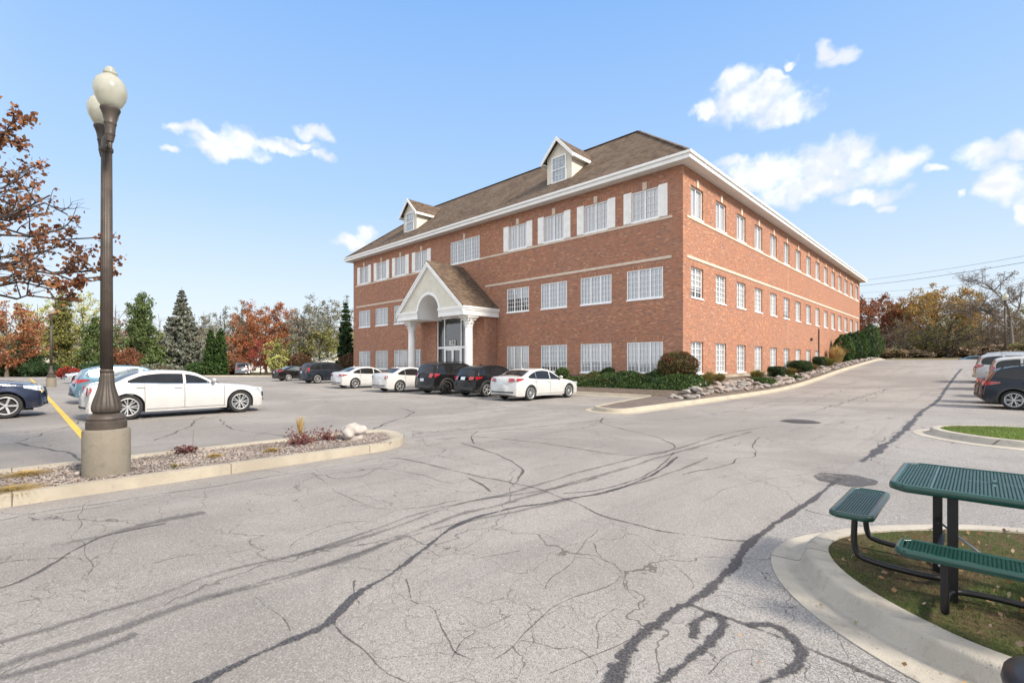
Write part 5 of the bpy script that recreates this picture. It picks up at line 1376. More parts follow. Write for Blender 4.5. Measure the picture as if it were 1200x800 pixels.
# ================================================================ OVERHEAD LINES
def wire(pts, r, label):
    m = MB(); (xa, ya, za), (xb, yb_, zb_) = pts; P_ = []
    for i in range(25):
        t = i / 24; P_.append((lerp(xa, xb, t), lerp(ya, yb_, t), lerp(za, zb_, t) - 4 * t * (1 - t) * .012 * math.dist((xa, ya), (xb, yb_))))
    m.tube(P_, r, 5); return tag(m.build('power_line', M['plastic'], smooth=True), label, 'power line', 'overhead lines')
for k, (ya, yb_, r, lb) in enumerate(((283, 331, .03, 'uppermost overhead power line crossing the sky at the right'), (291, 337, .045, 'second overhead power line from the top at the right'),
                                  (314, 344, .022, 'overhead power line just above the bare tree at the right'), (325, 350, .022, 'overhead power line passing behind the bare tree branches'), (335, 350, .02, 'lowest overhead power line at the right'))):
    a = at(1290, 85); b = at(985, 150)
    wire(((a[0], a[1], zof(ya, 85)), (b[0], b[1], zof(yb_, 150))), r, lb)
a = at(-60, 66); b = at(262, 66); c2 = at(398, 64)
wire(((*a, zof(407, 66)), (*b, zof(413, 66))), .02, 'thin service wire low in front of the pines at the left')
wire(((*b, zof(414, 66)), (*c2, zof(396, 64))), .02, 'thin service wire rising towards the left end of the building')
# ================================================================ VEGETATION
class Leaves:
    """many small leaf faces in one mesh"""
    def __init__(s): s.v = []; s.f = []
    def add(s, p, size, r, asp=1.0, nrm=None, fold=.0, droop=0):
        d = Vector((r.gauss(0, 1), r.gauss(0, 1), r.gauss(0, 1) - droop)).normalized()
        e = d.cross(Vector((r.gauss(0, 1), r.gauss(0, 1), r.gauss(0, 1)))).normalized()
        a = d * size * asp; b = e * size * .5; k = len(s.v); p = Vector(p)
        s.v += [tuple(p - a * .5), tuple(p + b - a * .05), tuple(p + a * .5), tuple(p - b - a * .05)]
        s.f.append((k, k + 1, k + 2, k + 3))
    def build(s, name, mat, parent=None):
        me = bpy.data.meshes.new(name); me.from_pydata(s.v, [], s.f); me.update(); me.materials.append(mat)
        o = bpy.data.objects.new(name, me); COL.objects.link(o)
        if parent: o.parent = parent
        return o
SHAPES = {
 'round': lambda h: sqrt(max(0, 1 - (2 * h - 1) ** 2)) ** .8,
 'oval': lambda h: max(0, sin(pi * min(1, h * .96 + .04))) ** .6,
 'cone': lambda h: (1 - h) ** .85 * .97 + .03,
 'pine': lambda h: max(.05, (1 - h) ** .62) * (.80 + .2 * sin(h * 17)),
 'vase': lambda h: (.35 + .65 * sin(pi * min(1, h * .75 + .12))),
 'wide': lambda h: max(.05, 1 - (abs(h - .42) / .62) ** 2.2),
 'column': lambda h: (1 - h ** 3.0) * .85 + .1 * (1 - h)}
def tree(name, label, loc, H, R, shape, leaf, bark='bark', group=None, seed=1, base=.22, limbs=16, subs=6, twigs=5, per=9, size=.28, tr=None, spread=.35, cat='tree', lean=0, upturn=.35, dens=1.0, leafasp=1.0, gap=.0, twig_r=.012, trunk_w=.05):
    r = random.Random(seed); root = empty(name, loc); tag(root, label, cat, group)
    S = SHAPES[shape]; tr = tr or H * .018; zb = H * base
    m = MB(); L = Leaves()
    tp = []
    for i in range(9):
        t = i / 8; tp.append(Vector((lean * t * H * .2 + trunk_w * H * .4 * noise.noise(Vector((seed, t * 2.0, 0))), trunk_w * H * .4 * noise.noise(Vector((seed + 9, t * 2.0, 3))), t * H * .93)))
    def trunk(z):
        t = clamp(z / (H * .93)) * 8; i = min(7, int(t)); return tp[i].lerp(tp[i + 1], t - i)
    m.tube(tp, [tr * (1.35 if i == 0 else 1) * (1 - .9 * i / 8) for i in range(9)], 8)
    ph = r.random() * 6
    for i in range(limbs):
        f = (i + .5) / limbs; hz = f ** .9
        zt = lerp(zb, H, hz); th_ = ph + i * 2.399 + r.uniform(-.4, .4)
        if shape in ('cone', 'column'): zs = zt
        else: zs = lerp(zb * .75, H * .72, f) * r.uniform(.85, 1.0)
        rad = R * S(clamp((zt - zb) / (H - zb))) * r.uniform(.72, 1.08)
        if r.random() < gap: continue
        if rad < .05: rad = .05
        p0 = trunk(zs); end = Vector((trunk(zt).x + rad * cos(th_), trunk(zt).y + rad * sin(th_), zt + (0 if shape != 'cone' else -rad * .12)))
        pts = [p0]
        for k in range(1, 6):
            t = k / 5; q = p0.lerp(end, t); q.z += upturn * rad * .3 * (t - t * t) * -1 + r.gauss(0, .03) * rad
            q.x += r.gauss(0, .04) * rad; q.y += r.gauss(0, .04) * rad; pts.append(q)
        lr = tr * .42 * (1 - .55 * f); m.tube(pts, [lr * (1 - .75 * k / 5) + .008 for k in range(6)], 5, cap=False)
        ns = max(2, int(subs * (.5 + .5 * min(1, rad / R * 1.3))))
        for j in range(ns):
            t = lerp(.25, 1.0, (j + r.random()) / ns); k = min(4, int(t * 5)); q0 = pts[k].lerp(pts[k + 1], t * 5 - k)
            dirv = (pts[k + 1] - pts[k]).normalized(); rnd = Vector((r.gauss(0, 1), r.gauss(0, 1), r.gauss(.25, .7))).normalized()
            ln = rad * spread * r.uniform(.6, 1.3) * (1.25 - .5 * t) + .15
            d2 = (dirv * .7 + rnd * .9).normalized(); q1 = q0 + d2 * ln * .5 + Vector((0, 0, r.gauss(0, .05) * ln)); q2 = q0 + d2 * ln + rnd * ln * .15
            m.tube([q0, q1, q2], [lr * .35 + .006, lr * .2 + .006, .008], 4, cap=False)
            for w in range(twigs):
                t2 = r.uniform(.3, 1.0); a = q0.lerp(q1, t2 * 2) if t2 < .5 else q1.lerp(q2, t2 * 2 - 1)
                rv = Vector((r.gauss(0, 1), r.gauss(0, 1), r.gauss(.1, .8))).normalized(); b = a + (rv + d2 * .4) * ln * .38
                if twig_r: m.tube([a, b], [twig_r, twig_r * .5], 3, cap=False)
                n_ = int(per * 1.3 * dens * r.uniform(.5, 1.5))
                for q in range(n_):
                    u_ = r.uniform(.2, 1.15); c_ = a.lerp(b, u_); sp = size * .8
                    L.add(c_ + Vector((r.gauss(0, sp), r.gauss(0, sp), r.gauss(0, sp * .8))), size * r.uniform(.45, 1.1), r, leafasp)
    m.build('trunk', M[bark], root)
    if L.v: L.build('crown', M['leaf_' + leaf], root)
    return root
def conifer(name, label, loc, H, R, leaf, group=None, seed=1, base=.03, whorls=26, per=9, needle=.22, droop=.28, bark='bark_dark', fill=1.0, power=.85, cat='tree'):
    r = random.Random(seed); root = empty(name, loc); tag(root, label, cat, group); m = MB(); L = Leaves()
    m.tube([(0, 0, 0), (0, 0, H * .5), (0, 0, H * .98)], [H * .016, H * .009, .012], 7)
    for i in range(whorls):
        f = (i + r.uniform(-.3, .3)) / whorls; f = clamp(f); z = lerp(H * base, H * .97, f); rad = R * (1 - f) ** power * r.uniform(.85, 1.12) + .05
        n_ = max(4, int(per * (.5 + .5 * (1 - f)))); ph = r.random() * 6
        for k in range(n_):
            a = ph + 2 * pi * k / n_ + r.uniform(-.25, .25); ln = rad * r.uniform(.7, 1.12); d = Vector((cos(a), sin(a), 0))
            pts = [Vector((0, 0, z)) + d * ln * t + Vector((0, 0, -droop * ln * t + .30 * ln * max(0, t - .6))) for t in (0, .35, .7, 1)]
            m.tube(pts, [.035 * (1 - f) + .01, .02, .012, .006], 3, cap=False)
            cnt = int((6 + ln * 17) * fill)
            for q in range(cnt):
                t = r.uniform(.10, 1.0) ** .8; s_ = t * 3; k2 = min(2, int(s_)); c = pts[k2].lerp(pts[k2 + 1], s_ - k2)
                side = Vector((-d.y, d.x, 0)) * r.gauss(0, .16) * ln * (1.1 - t * .7)
                L.add(c + side + Vector((0, 0, r.gauss(-.03, .05) * ln - .02)), needle * r.uniform(.6, 1.3), r, 1.5)
    m.build('trunk', M[bark], root); L.build('crown', M['leaf_' + leaf], root); return root
def shrub(name, label, loc, rx, ry, h, leaf, group=None, seed=1, n=1400, size=.06, taper=.0, core=True, cat='shrub', amp=.12, top2=None, box=0.0, stems=True, z0=.0):
    r = random.Random(seed); root = empty(name, loc); tag(root, label, cat, group)
    L = Leaves(); L2 = Leaves(); off = Vector((seed * 2.3, seed * .7, 0))
    for i in range(n):
        d = Vector((r.gauss(0, 1), r.gauss(0, 1), r.gauss(0, 1))).normalized()
        k = 1 + amp * noise.noise(d * 2.2 + off) * 2
        if box: mx = max(abs(d.x), abs(d.y), abs(d.z)); k *= lerp(1, 1 / mx * .82, box)
        rr = k * (1 - abs(r.gauss(0, .10)))
        p = Vector((d.x * rx * rr, d.y * ry * rr, z0 + h / 2 + d.z * h / 2 * rr))
        if taper: tk = 1 - taper * clamp(p.z / h - .25) ** 1.0; p.x *= tk; p.y *= tk
        if p.z < .02: p.z = r.uniform(.02, .1)
        tgt = L2 if (top2 and d.z * .5 + d.x * .3 + noise.noise(d * 2 + off) * .9 > .42) else L
        tgt.add(p, size * r.uniform(.6, 1.4), r, 1.1)
    f = L.build('foliage', M['leaf_' + leaf], root)
    if top2 and L2.v: L2.build('foliage', M['leaf_' + top2], root)
    if stems:
        m = MB()
        for k in range(7):
            a = r.random() * 6.28; b = Vector((cos(a) * rx * .5, sin(a) * ry * .5, z0 + h * .6)); m.tube([(cos(a) * .03, sin(a) * .03, -.02), tuple(b * .5), tuple(b)], [.016, .011, .006], 4, cap=False)
        m.build('stems', M['bark_dark'], root)
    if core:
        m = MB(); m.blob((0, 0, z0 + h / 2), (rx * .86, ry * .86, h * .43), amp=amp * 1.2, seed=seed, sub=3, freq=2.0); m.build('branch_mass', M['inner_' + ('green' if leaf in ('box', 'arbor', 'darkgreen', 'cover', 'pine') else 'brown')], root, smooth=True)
    return root
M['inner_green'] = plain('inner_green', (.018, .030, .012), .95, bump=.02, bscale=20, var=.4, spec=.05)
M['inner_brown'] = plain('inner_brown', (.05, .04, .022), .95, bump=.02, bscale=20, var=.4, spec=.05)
def tuft(name, label, loc, r0, h, leaf, group=None, seed=1, n=260, w=.012, cat='ornamental grass', arch=.6):
    r = random.Random(seed); L = Leaves()
    for i in range(n):
        a = r.random() * 2 * pi; b = r.random() ** .6; base = Vector((cos(a) * r0 * .25 * b, sin(a) * r0 * .25 * b, -.02)); a += r.gauss(0, .4)
        out = r0 * b * r.uniform(.6, 1.1); hh = h * r.uniform(.6, 1.08) * (1 - .35 * b * arch)
        p1 = base + Vector((cos(a) * out * .35, sin(a) * out * .35, hh * .75)); p2 = base + Vector((cos(a) * out, sin(a) * out, hh * (1 - .25 * arch * b)))
        s_ = Vector((-sin(a), cos(a), 0)) * w; k = len(L.v)
        L.v += [tuple(base - s_), tuple(base + s_), tuple(p1 + s_ * .8), tuple(p1 - s_ * .8), tuple(p2)]
        L.f += [(k, k + 1, k + 2, k + 3), (k + 3, k + 2, k + 4)]
    o = L.build(name, M['leaf_' + leaf]); o.location = loc; return tag(o, label, cat, group)
def bz(u, n): return bed_z(u, n)
def on(px, depth, dz=0):
    u, n = at(px, depth); return (u, n, gz(u, n) - .05 + dz)

# --- near tree at the left edge
def near_tree():
    r = random.Random(21); bx_, by_ = -11.35, -2.1
    root = empty('autumn_tree', (bx_, by_, .1)); tag(root, 'tree with sparse russet and red leaves reaching in from the left edge of the picture', 'tree')
    m = MB(); L = Leaves()
    m.tube([(0, 0, 0), (.05, .02, 1.2), (.0, .1, 2.4), (.1, .1, 3.6), (.15, 0, 4.7)], [.16, .13, .12, .08, .03], 10)
    # direction towards the frame
    tgt = Vector(cam2w(-5.25, 6.3)) - Vector((bx_, by_)); base_a = atan2(tgt.y, tgt.x)
    for i in range(60):
        f = (i + .5) / 60; a = base_a + r.uniform(-1.25, 1.25) if i % 4 else base_a + r.uniform(1.3, 5)
        zs = lerp(2.6, 4.5, f); ln = lerp(3.5, 2.3, f ** 1.2) * r.uniform(.72, 1.0)
        if abs(a - base_a) > .8: ln *= .85
        rise = lerp(.05, .85, f) * r.uniform(.6, 1.2)
        p0 = Vector((.05, .1, zs)); pts = [p0]
        for k in range(1, 7):
            t = k / 6; pts.append(p0 + Vector((cos(a) * ln * t, sin(a) * ln * t, rise * t * t * 1.1 + r.gauss(0, .09))) + Vector((r.gauss(0, .07), r.gauss(0, .07), 0)) * ln * .4)
        m.tube(pts, [.028 * (1 - .8 * k / 6) + .005 for k in range(7)], 6, cap=False)
        for j in range(13):
            t = lerp(.18, 1.0, (j + r.random()) / 13); k = min(5, int(t * 6)); q0 = pts[k].lerp(pts[k + 1], t * 6 - k)
            d = (pts[k + 1] - pts[k]).normalized(); rn = Vector((r.gauss(0, 1), r.gauss(0, 1), r.gauss(.5, .6))).normalized(); l2 = r.uniform(.3, .75) * (1.2 - .5 * t)
            q = [q0]; dd = (d * .8 + rn * .75).normalized()
            for s_ in range(4): dd = (dd + Vector((r.gauss(0, .2), r.gauss(0, .2), r.gauss(.1, .2)))).normalized(); q.append(q[-1] + dd * l2 / 4)
            m.tube(q, [.011, .009, .007, .005, .003], 4, cap=False)
            cl = noise.noise(Vector(q0) * .9 + Vector((3, 8, 1))); dn = clamp(.55 + cl * 1.9, .06, 1.5)
            for w in range(5):
                a0 = q[r.randint(1, 4)]; tw = (dd + Vector((r.gauss(0, .8), r.gauss(0, .8), r.gauss(.2, .6)))).normalized() * r.uniform(.08, .2); b0 = a0 + tw
                m.tube([a0, b0], [.0035, .002], 3, cap=False)
                for _ in range(int(11 * dn * r.uniform(.4, 1.6))):
                    c = a0.lerp(b0, r.uniform(0, 1.15)) + Vector((r.gauss(0, .04), r.gauss(0, .04), r.gauss(-.015, .04))); L.add(c, r.uniform(.042, .085), r, 1.0, droop=.6)
    m.build('trunk', M['bark_dark'], root, smooth=True); L.build('crown', M['leaf_red'], root)
near_tree()

# --- left background
gl = 'trees beyond the car park at the left'
def T_(px, D, top_y, half_px, *a, **k):
    x, y, z = on(px, D); H = zof(top_y, D) - z; R = half_px / FPX * D
    return (x, y, z), H, R
def addtree(label, px, D, ty, hp, shape, leaf, seed, name='tree', group=gl, **k):
    loc, H, R = T_(px, D, ty, hp); return tree(name, label, loc, H, R, shape, leaf, group=group, seed=seed, **k)
addtree('rust red tree at the far left edge behind the navy SUV', 8, 58, 352, 36, 'round', 'maple', 3, base=.18, limbs=22, size=.26, per=8)
addtree('olive pine with a pale crown behind the distant lamp post', 72, 74, 341, 26, 'pine', 'olive', 4, 'pine_tree', base=.05, limbs=46, upturn=.6, size=.30, per=8, dens=1.1)
addtree('rounded green pine directly left of the pointed spruce', 166, 72, 340, 33, 'pine', 'pine', 5, 'pine_tree', base=.04, limbs=56, upturn=.6, size=.28, per=9, dens=1.1)
addtree('dark green pine behind the near lamp post', 112, 76, 372, 30, 'pine', 'pine', 6, 'pine_tree', base=.04, limbs=44, upturn=.5, size=.28, per=9)
addtree('low dark pine left of the distant lamp post', 28, 66, 392, 26, 'pine', 'darkgreen', 7, 'pine_tree', base=.03, limbs=34, upturn=.5, size=.28, per=9)
loc, H, R = T_(213, 66, 334, 31); conifer('spruce_tree', 'tall pointed grey green spruce rising above the lot at the left', loc, H, R, 'spruce', gl, 11, whorls=34, per=11, needle=.26, fill=1.5)
for k, (px, lb) in enumerate(((247, 'left one of the pair of narrow dark green arborvitae'), (258.5, 'right one of the pair of narrow dark green arborvitae'))):
    loc, H, R = T_(px, 62.5, 384 + k * -1, 8.5); conifer('arborvitae', lb, loc, H, R, 'arbor', 'pair of arborvitae', 31 + k, base=.0, whorls=30, per=10, needle=.17, droop=-.5, fill=2.2, power=.5)
addtree('pale thin tree behind the narrow arborvitae', 262, 84, 362, 24, 'vase', 'grey', 8, base=.2, limbs=16, size=.28, per=5)
addtree('slender grey tree rising left of the red maple', 283, 86, 353, 12, 'oval', 'grey', 9, base=.3, limbs=14, size=.26, per=7)
addtree('broad orange red maple behind the dark grey SUV', 312, 76, 356, 42, 'round', 'maple', 10, 'maple_tree', base=.12, limbs=34, subs=8, size=.24, per=10, twigs=6)
addtree('low orange red maple branch mass below the big maple', 284, 72, 394, 22, 'wide', 'maple', 12, 'maple_tree', base=.1, limbs=18, size=.22, per=10)
addtree('half bare pink leaved tree in front of the big red maple', 305, 69, 396, 15, 'oval', 'brightred', 13, base=.2, limbs=14, size=.16, per=4, bark='bark_grey')
addtree('yellow green small tree right of the red maple', 332, 68, 398, 20, 'round', 'yellow', 14, base=.1, limbs=18, size=.2, per=7)
addtree('brown orange tree between the maple and the tall dark trunk', 345, 80, 372, 26, 'round', 'rust', 15, base=.15, limbs=18, size=.24, per=6)
addtree('brownish olive tree just left of the building', 375, 68, 382, 30, 'round', 'olive', 16, base=.12, limbs=24, size=.24, per=7, bark='bark_dark')
addtree('dark leaved leaning tree with a dark trunk before the brown olive tree', 356, 66, 362, 20, 'vase', 'grey', 17, base=.25, limbs=18, size=.24, per=6, bark='bark_dark', trunk_w=.1)
addtree('tall sparse grey green tree behind the left end of the building', 384, 90, 350, 34, 'vase', 'grey', 18, base=.3, limbs=22, size=.32, per=6)
addtree('tall sparse tree between the red maple and the building', 362, 96, 356, 24, 'vase', 'grey', 19, base=.3, limbs=16, size=.32, per=5)
addtree('leafy grey tree far left behind the pines', 98, 98, 341, 26, 'vase', 'yellow', 20, base=.2, limbs=18, size=.34, per=6)
addtree('pale yellow tree far left above the lamp post', 44, 100, 350, 30, 'round', 'yellow', 22, base=.2, limbs=20, size=.34, per=6)
addtree('thin bare tree between the two pines', 136, 92, 350, 22, 'vase', 'brown', 23, base=.2, limbs=16, size=.22, per=2)
addtree('thin grey tree right of the spruce', 236, 95, 366, 20, 'round', 'grey', 24, base=.2, limbs=16, size=.30, per=5)
loc, H, R = T_(405, 60, 351, 12); conifer('conifer_tree', 'narrow dark green conifer touching the left corner of the building', loc, H, R, 'darkgreen', gl, 33, whorls=30, per=10, needle=.26, fill=1.6, power=.6)
addtree('small olive conifer low behind the blue hatchback', 130, 64, 398, 22, 'pine', 'pine', 25, 'pine_tree', base=.02, limbs=30, size=.26, per=9)
addtree('low brown red bushy tree between the pine and the spruce', 148, 63, 408, 16, 'round', 'rust', 26, base=.05, limbs=16, size=.2, per=7)
addtree('low dark conifer beside the spruce foot', 182, 63, 404, 18, 'pine', 'pine', 27, 'pine_tree', base=.02, limbs=30, size=.24, per=9)
gs = 'low shrubs along the far kerb at the left'
def S_(px, D, ty, hp, leaf, label, seed, nm='shrub', n=900, size=.18, **k):
    x, y, z = on(px, D); H = zof(ty, D) - z; R = hp / FPX * D; return shrub(nm, label, (x, y, z), R, R * .8, H, leaf, gs, seed, n, size, **k)
S_(80, 52, 430, 13, 'brightred', 'clipped bright red bush beside the distant lamp post', 41, n=1600, size=.13)
S_(45, 60, 424, 22, 'darkgreen', 'low dark spreading shrub at the foot of the left pines', 42, n=1600)
S_(10, 60, 420, 22, 'pine', 'low green shrub at the far left edge', 43, n=1500)
S_(352, 62, 414, 16, 'bushred', 'reddish green shrub behind the black sedan', 44, n=1500)
S_(328, 62, 416, 14, 'yellow', 'yellow green shrub right of the dark grey SUV', 45, n=1400)
S_(276, 66, 420, 18, 'rust', 'russet shrub behind the parked dark grey SUV', 46, n=1400)
S_(120, 62, 424, 26, 'darkgreen', 'long dark shrub behind the light blue hatchback', 47, n=1800)
S_(185, 62, 426, 26, 'spruce', 'grey green shrub under the pines behind the large white sedan', 48, n=1800)
S_(232, 62, 424, 15, 'arbor', 'green shrub between the spruce and the arborvitae', 49, n=1200)
x_, y_ = -48.4, 25.2; shrub('shrub', 'rounded red tinged bush at the left corner of the building', (x_, y_, .2), 1.5, 1.4, 2.5, 'bushred', None, 50, 3000, .12)
# --- far woodland closing the horizon
def woods(name, px0, px1, D, topf, leafs, seed, n=9000, label=None):
    r = random.Random(seed); parts = {}
    for i in range(n):
        px = r.uniform(px0, px1); d = D * r.uniform(.95, 1.15); u, n_ = at(px, d); z0 = gz(u, n_) - .5
        ht = (zof(topf, d) - z0) * (.62 + .42 * noise.noise(Vector((px * .035, seed, 0))) + .25 * noise.noise(Vector((px * .13, seed, 4)))); z = z0 + ht * r.random() ** .8
        key = leafs[int(clamp((noise.noise(Vector((px * .05, z * .12, seed))) + .5), 0, .999) * len(leafs))]
        parts.setdefault(key, Leaves()).add((u + r.gauss(0, 1), n_ + r.gauss(0, 1), z), r.uniform(.4, .85), r)
    m = MB()
    for i in range(int((px1 - px0) / 3.2)):
        px = r.uniform(px0, px1); d = D * r.uniform(.95, 1.12); u, n_ = at(px, d); z0 = gz(u, n_) - .5; h = (zof(topf, d) - z0) * r.uniform(.5, .95)
        m.tube([(u, n_, z0), (u + r.gauss(0, .5), n_ + r.gauss(0, .5), z0 + h * .5), (u + r.gauss(0, 1), n_ + r.gauss(0, 1), z0 + h)], [.16, .10, .03], 4, cap=False)
        for j in range(7):
            a = r.random() * 6.28; b = r.uniform(.4, .95); p = Vector((u, n_, z0 + h * b)); q = p + Vector((cos(a), sin(a), r.uniform(.4, 1.2))) * h * .16; m.tube([p, q], [.045, .012], 3, cap=False)
    root = m.build(name, M['bark_grey']); tag(root, label, 'woodland', kind='stuff')
    for k, L in parts.items(): tag(L.build('foliage', M['leaf_' + k], root), kind='stuff')
woods('woodland', -60, 420, 108, 364, ['brown', 'grey', 'olive', 'grey', 'rust', 'brown'], 61, 19000, 'far mixed autumn woodland behind the trees at the left')
woods('woodland', 1000, 1290, 150, 362, ['brown', 'rust', 'brown', 'olive', 'grey', 'brown'], 62, 12000, 'far brown woodland beyond the scrub at the right')

# --- right background
gr = 'trees beyond the top of the drive'
def right(label, px, D, ty, hp, shape, leaf, seed, name='tree', **k): return addtree(label, px, D, ty, hp, shape, leaf, seed, name, gr, **k)
right('dark russet oak directly behind the right end of the building', 1018, 118, 346, 34, 'round', 'rust', 71, 'oak_tree', base=.15, limbs=30, subs=8, size=.42, per=10)
right('russet brown tree left of the orange crowned tree', 1052, 118, 350, 26, 'round', 'rust', 72, base=.2, limbs=24, size=.42, per=8)
right('broad tree with an orange top and green flanks', 1098, 108, 338, 44, 'round', 'orange', 73, base=.12, limbs=40, subs=9, size=.34, per=12)
right('orange brown tree behind the right lamp post', 1150, 122, 352, 34, 'round', 'brown', 74, base=.15, limbs=30, size=.40, per=6)
right('small nearly bare grey tree with a short trunk at the left of the crest', 1059, 98, 368, 30, 'wide', 'brown', 75, base=.22, limbs=24, subs=9, size=.16, per=1.5, twigs=7, tr=.28, twig_r=.022)
right('nearly bare spreading tree with a stout dark trunk on the crest', 1112, 92, 370, 31, 'wide', 'olive', 76, base=.24, limbs=28, subs=9, size=.18, per=2, twigs=7, tr=.42, twig_r=.022, bark='bark_dark')
right('green shrubby tree between the two bare trees', 1080, 104, 388, 24, 'wide', 'olive', 77, base=.05, limbs=22, size=.3, per=9)
right('brown twiggy thicket tree left of the right lamp post', 1158, 98, 362, 26, 'vase', 'brown', 78, base=.08, limbs=26, subs=8, size=.2, per=3, twig_r=.02, bark='bark_grey')
right('brown twiggy thicket tree at the right edge', 1196, 96, 364, 28, 'vase', 'brown', 79, base=.08, limbs=26, subs=8, size=.22, per=4, twig_r=.02, bark='bark_grey')
right('olive brown tree at the right edge behind the lamp post', 1215, 110, 356, 34, 'round', 'olive', 80, base=.1, limbs=24, size=.36, per=8)
right('pale brown low thicket behind the blue grey car', 1135, 100, 386, 22, 'wide', 'brown', 81, base=.05, limbs=22, subs=8, size=.24, per=5, bark='bark_grey')
# large bare oak arching over
def bare_tree():
    r = random.Random(5); D = 92; x, y, z = on(1186, D); H = zof(316, D) - z
    root = empty('bare_tree', (x, y, z)); tag(root, 'large leafless tree with long limbs arching to the left at the right edge', 'tree', gr); m = MB(); L = Leaves()
    rt = Vector((CA, SA, 0))     # picture-right on the ground plan
    def lim(p, d, ln, rad, lev):
        pts = [p]; dd = d.normalized(); n_ = 6
        for i in range(n_):
            dd = (dd + Vector((r.gauss(0, .17), r.gauss(0, .17), r.gauss(.02, .14)))).normalized(); pts.append(pts[-1] + dd * ln / n_)
        m.tube(pts, [rad * (1 - .6 * i / n_) for i in range(n_ + 1)], 7 if lev < 2 else 4 if lev < 3 else 3, cap=False)
        if lev < 4:
            for j in range(6 if lev < 3 else 5):
                t = r.uniform(.3, 1); i = min(n_ - 1, int(t * n_)); q = pts[i].lerp(pts[i + 1], t * n_ - i)
                nd = (dd * .9 + Vector((r.gauss(0, .8), r.gauss(0, .8), r.gauss(.15, .5)))).normalized(); lim(q, nd, ln * r.uniform(.38, .6), max(.014, rad * .45), lev + 1)
        elif r.random() < .3: L.add(pts[-1], .2, r)
    m.tube([(0, 0, 0), tuple(rt * -.1 + Vector((0, 0, H * .22))), tuple(rt * -.4 + Vector((0, 0, H * .40)))], [.42, .32, .28], 9)
    b0 = rt * -.4 + Vector((0, 0, H * .40))
    lim(b0, -rt * .95 + Vector((0, 0, .9)), H * .50, .24, 0); lim(b0, -rt * .35 + Vector((0, 0, 1.1)), H * .46, .22, 0); lim(b0, rt * .5 + Vector((0, 0, 1.1)), H * .40, .2, 0)
    lim(b0 * .8, -rt * 1.3 + Vector((0, 0, .75)), H * .42, .16, 0)
    m.build('trunk', M['bark_grey'], root); L.build('leaves', M['leaf_brown'], root)
bare_tree()
gb = 'scrub on the bank beyond the drive'
for k, (px, D, ty, hp, lf, lb) in enumerate(((1040, 92, 408, 16, 'scrub', 'pale tan scrub by the far lamp post'), (1068, 94, 410, 18, 'brown', 'brown scrub between the two bare trees'), (1092, 95, 409, 16, 'scrub', 'pale scrub left of the stout dark trunk'),
        (1124, 92, 408, 16, 'brown', 'brown scrub right of the stout dark trunk'), (1146, 95, 404, 18, 'scrub', 'pale tall scrub above the blue grey car'), (1176, 90, 404, 22, 'brown', 'brown scrub behind the silver SUV'), (1204, 88, 402, 22, 'olive', 'olive scrub at the right edge'))):
    x, y, z = on(px, D); H = zof(ty, D) - z; R = hp / FPX * D; shrub('scrub', lb, (x, y, z), R, R * .8, H, lf, gb, 90 + k, 1500, .26, core=True, amp=.3)
# --- dark hedge trees at the far end of the right wall
hd = [(-10.2, 60.0, 2.35, 1.05), (-10.1, 63.6, 2.6, 1.05), (-10.0, 67.2, 2.7, 1.1), (-9.9, 70.8, 2.9, 1.2), (-9.9, 75.2, 3.6, 1.4)]
nm_ = ['first dark yew hedge column, nearest along the right wall', 'second dark yew column along the right wall', 'third dark yew column along the right wall', 'fourth dark yew column along the right wall', 'last and tallest dark yew column at the top of the drive']
for k, (u, n, h, r_) in enumerate(hd): shrub('yew_tree', nm_[k], (u, n, bz(u, n) - .05), r_ * 1.1, r_ * 1.15, h * 1.22, ('arbor' if k % 2 == 0 else 'darkgreen'), 'dark yews along the right wall', 110 + k, 3800, .12, amp=.12, taper=.55, cat='tree', core=False)
# --- the planted bed
x_, y_ = at(792, 25.2); shrub('round_bush', 'big round bush turning red at the front right corner of the building', (x_ + .1, y_, bz(x_, y_) - .05), 1.02, 1.0, 1.62, 'coverbrown', None, 120, 5600, .07, amp=.07, top2='bushred', box=.12)
gbx = 'clipped box shrubs in front of the building'
for k, (px, D, rr, h, lb) in enumerate(((713.5, 27.6, .36, .62, 'small clipped dark box on a short stem under the second window from the corner'), (659, 29.5, .42, .66, 'small bushy shrub above the rear of the nearest white sedan'),
        (604, 31.6, .5, .5, 'low dark box shrub just above the black crossover'), (508, 41, .42, .6, 'box shrub left of the entrance column behind the small white sedan'), (442, 47, .5, .7, 'dark box shrub under the second window from the left end'), (428, 49.5, .55, .7, 'dark box shrub under the leftmost ground floor window'), (470, 44, .45, .6, 'green shrub behind the small white sedan roof'))):
    x, y = at(px, D)
    y = min(y, 24.0) if D > 30 else y
    shrub('box_shrub', lb, (x, y, bz(x, y) + (.18 if k < 2 else -.05)), rr, rr, h, 'box' if k != 1 else 'cover', gbx, 130 + k, 1500, .055, amp=.12)
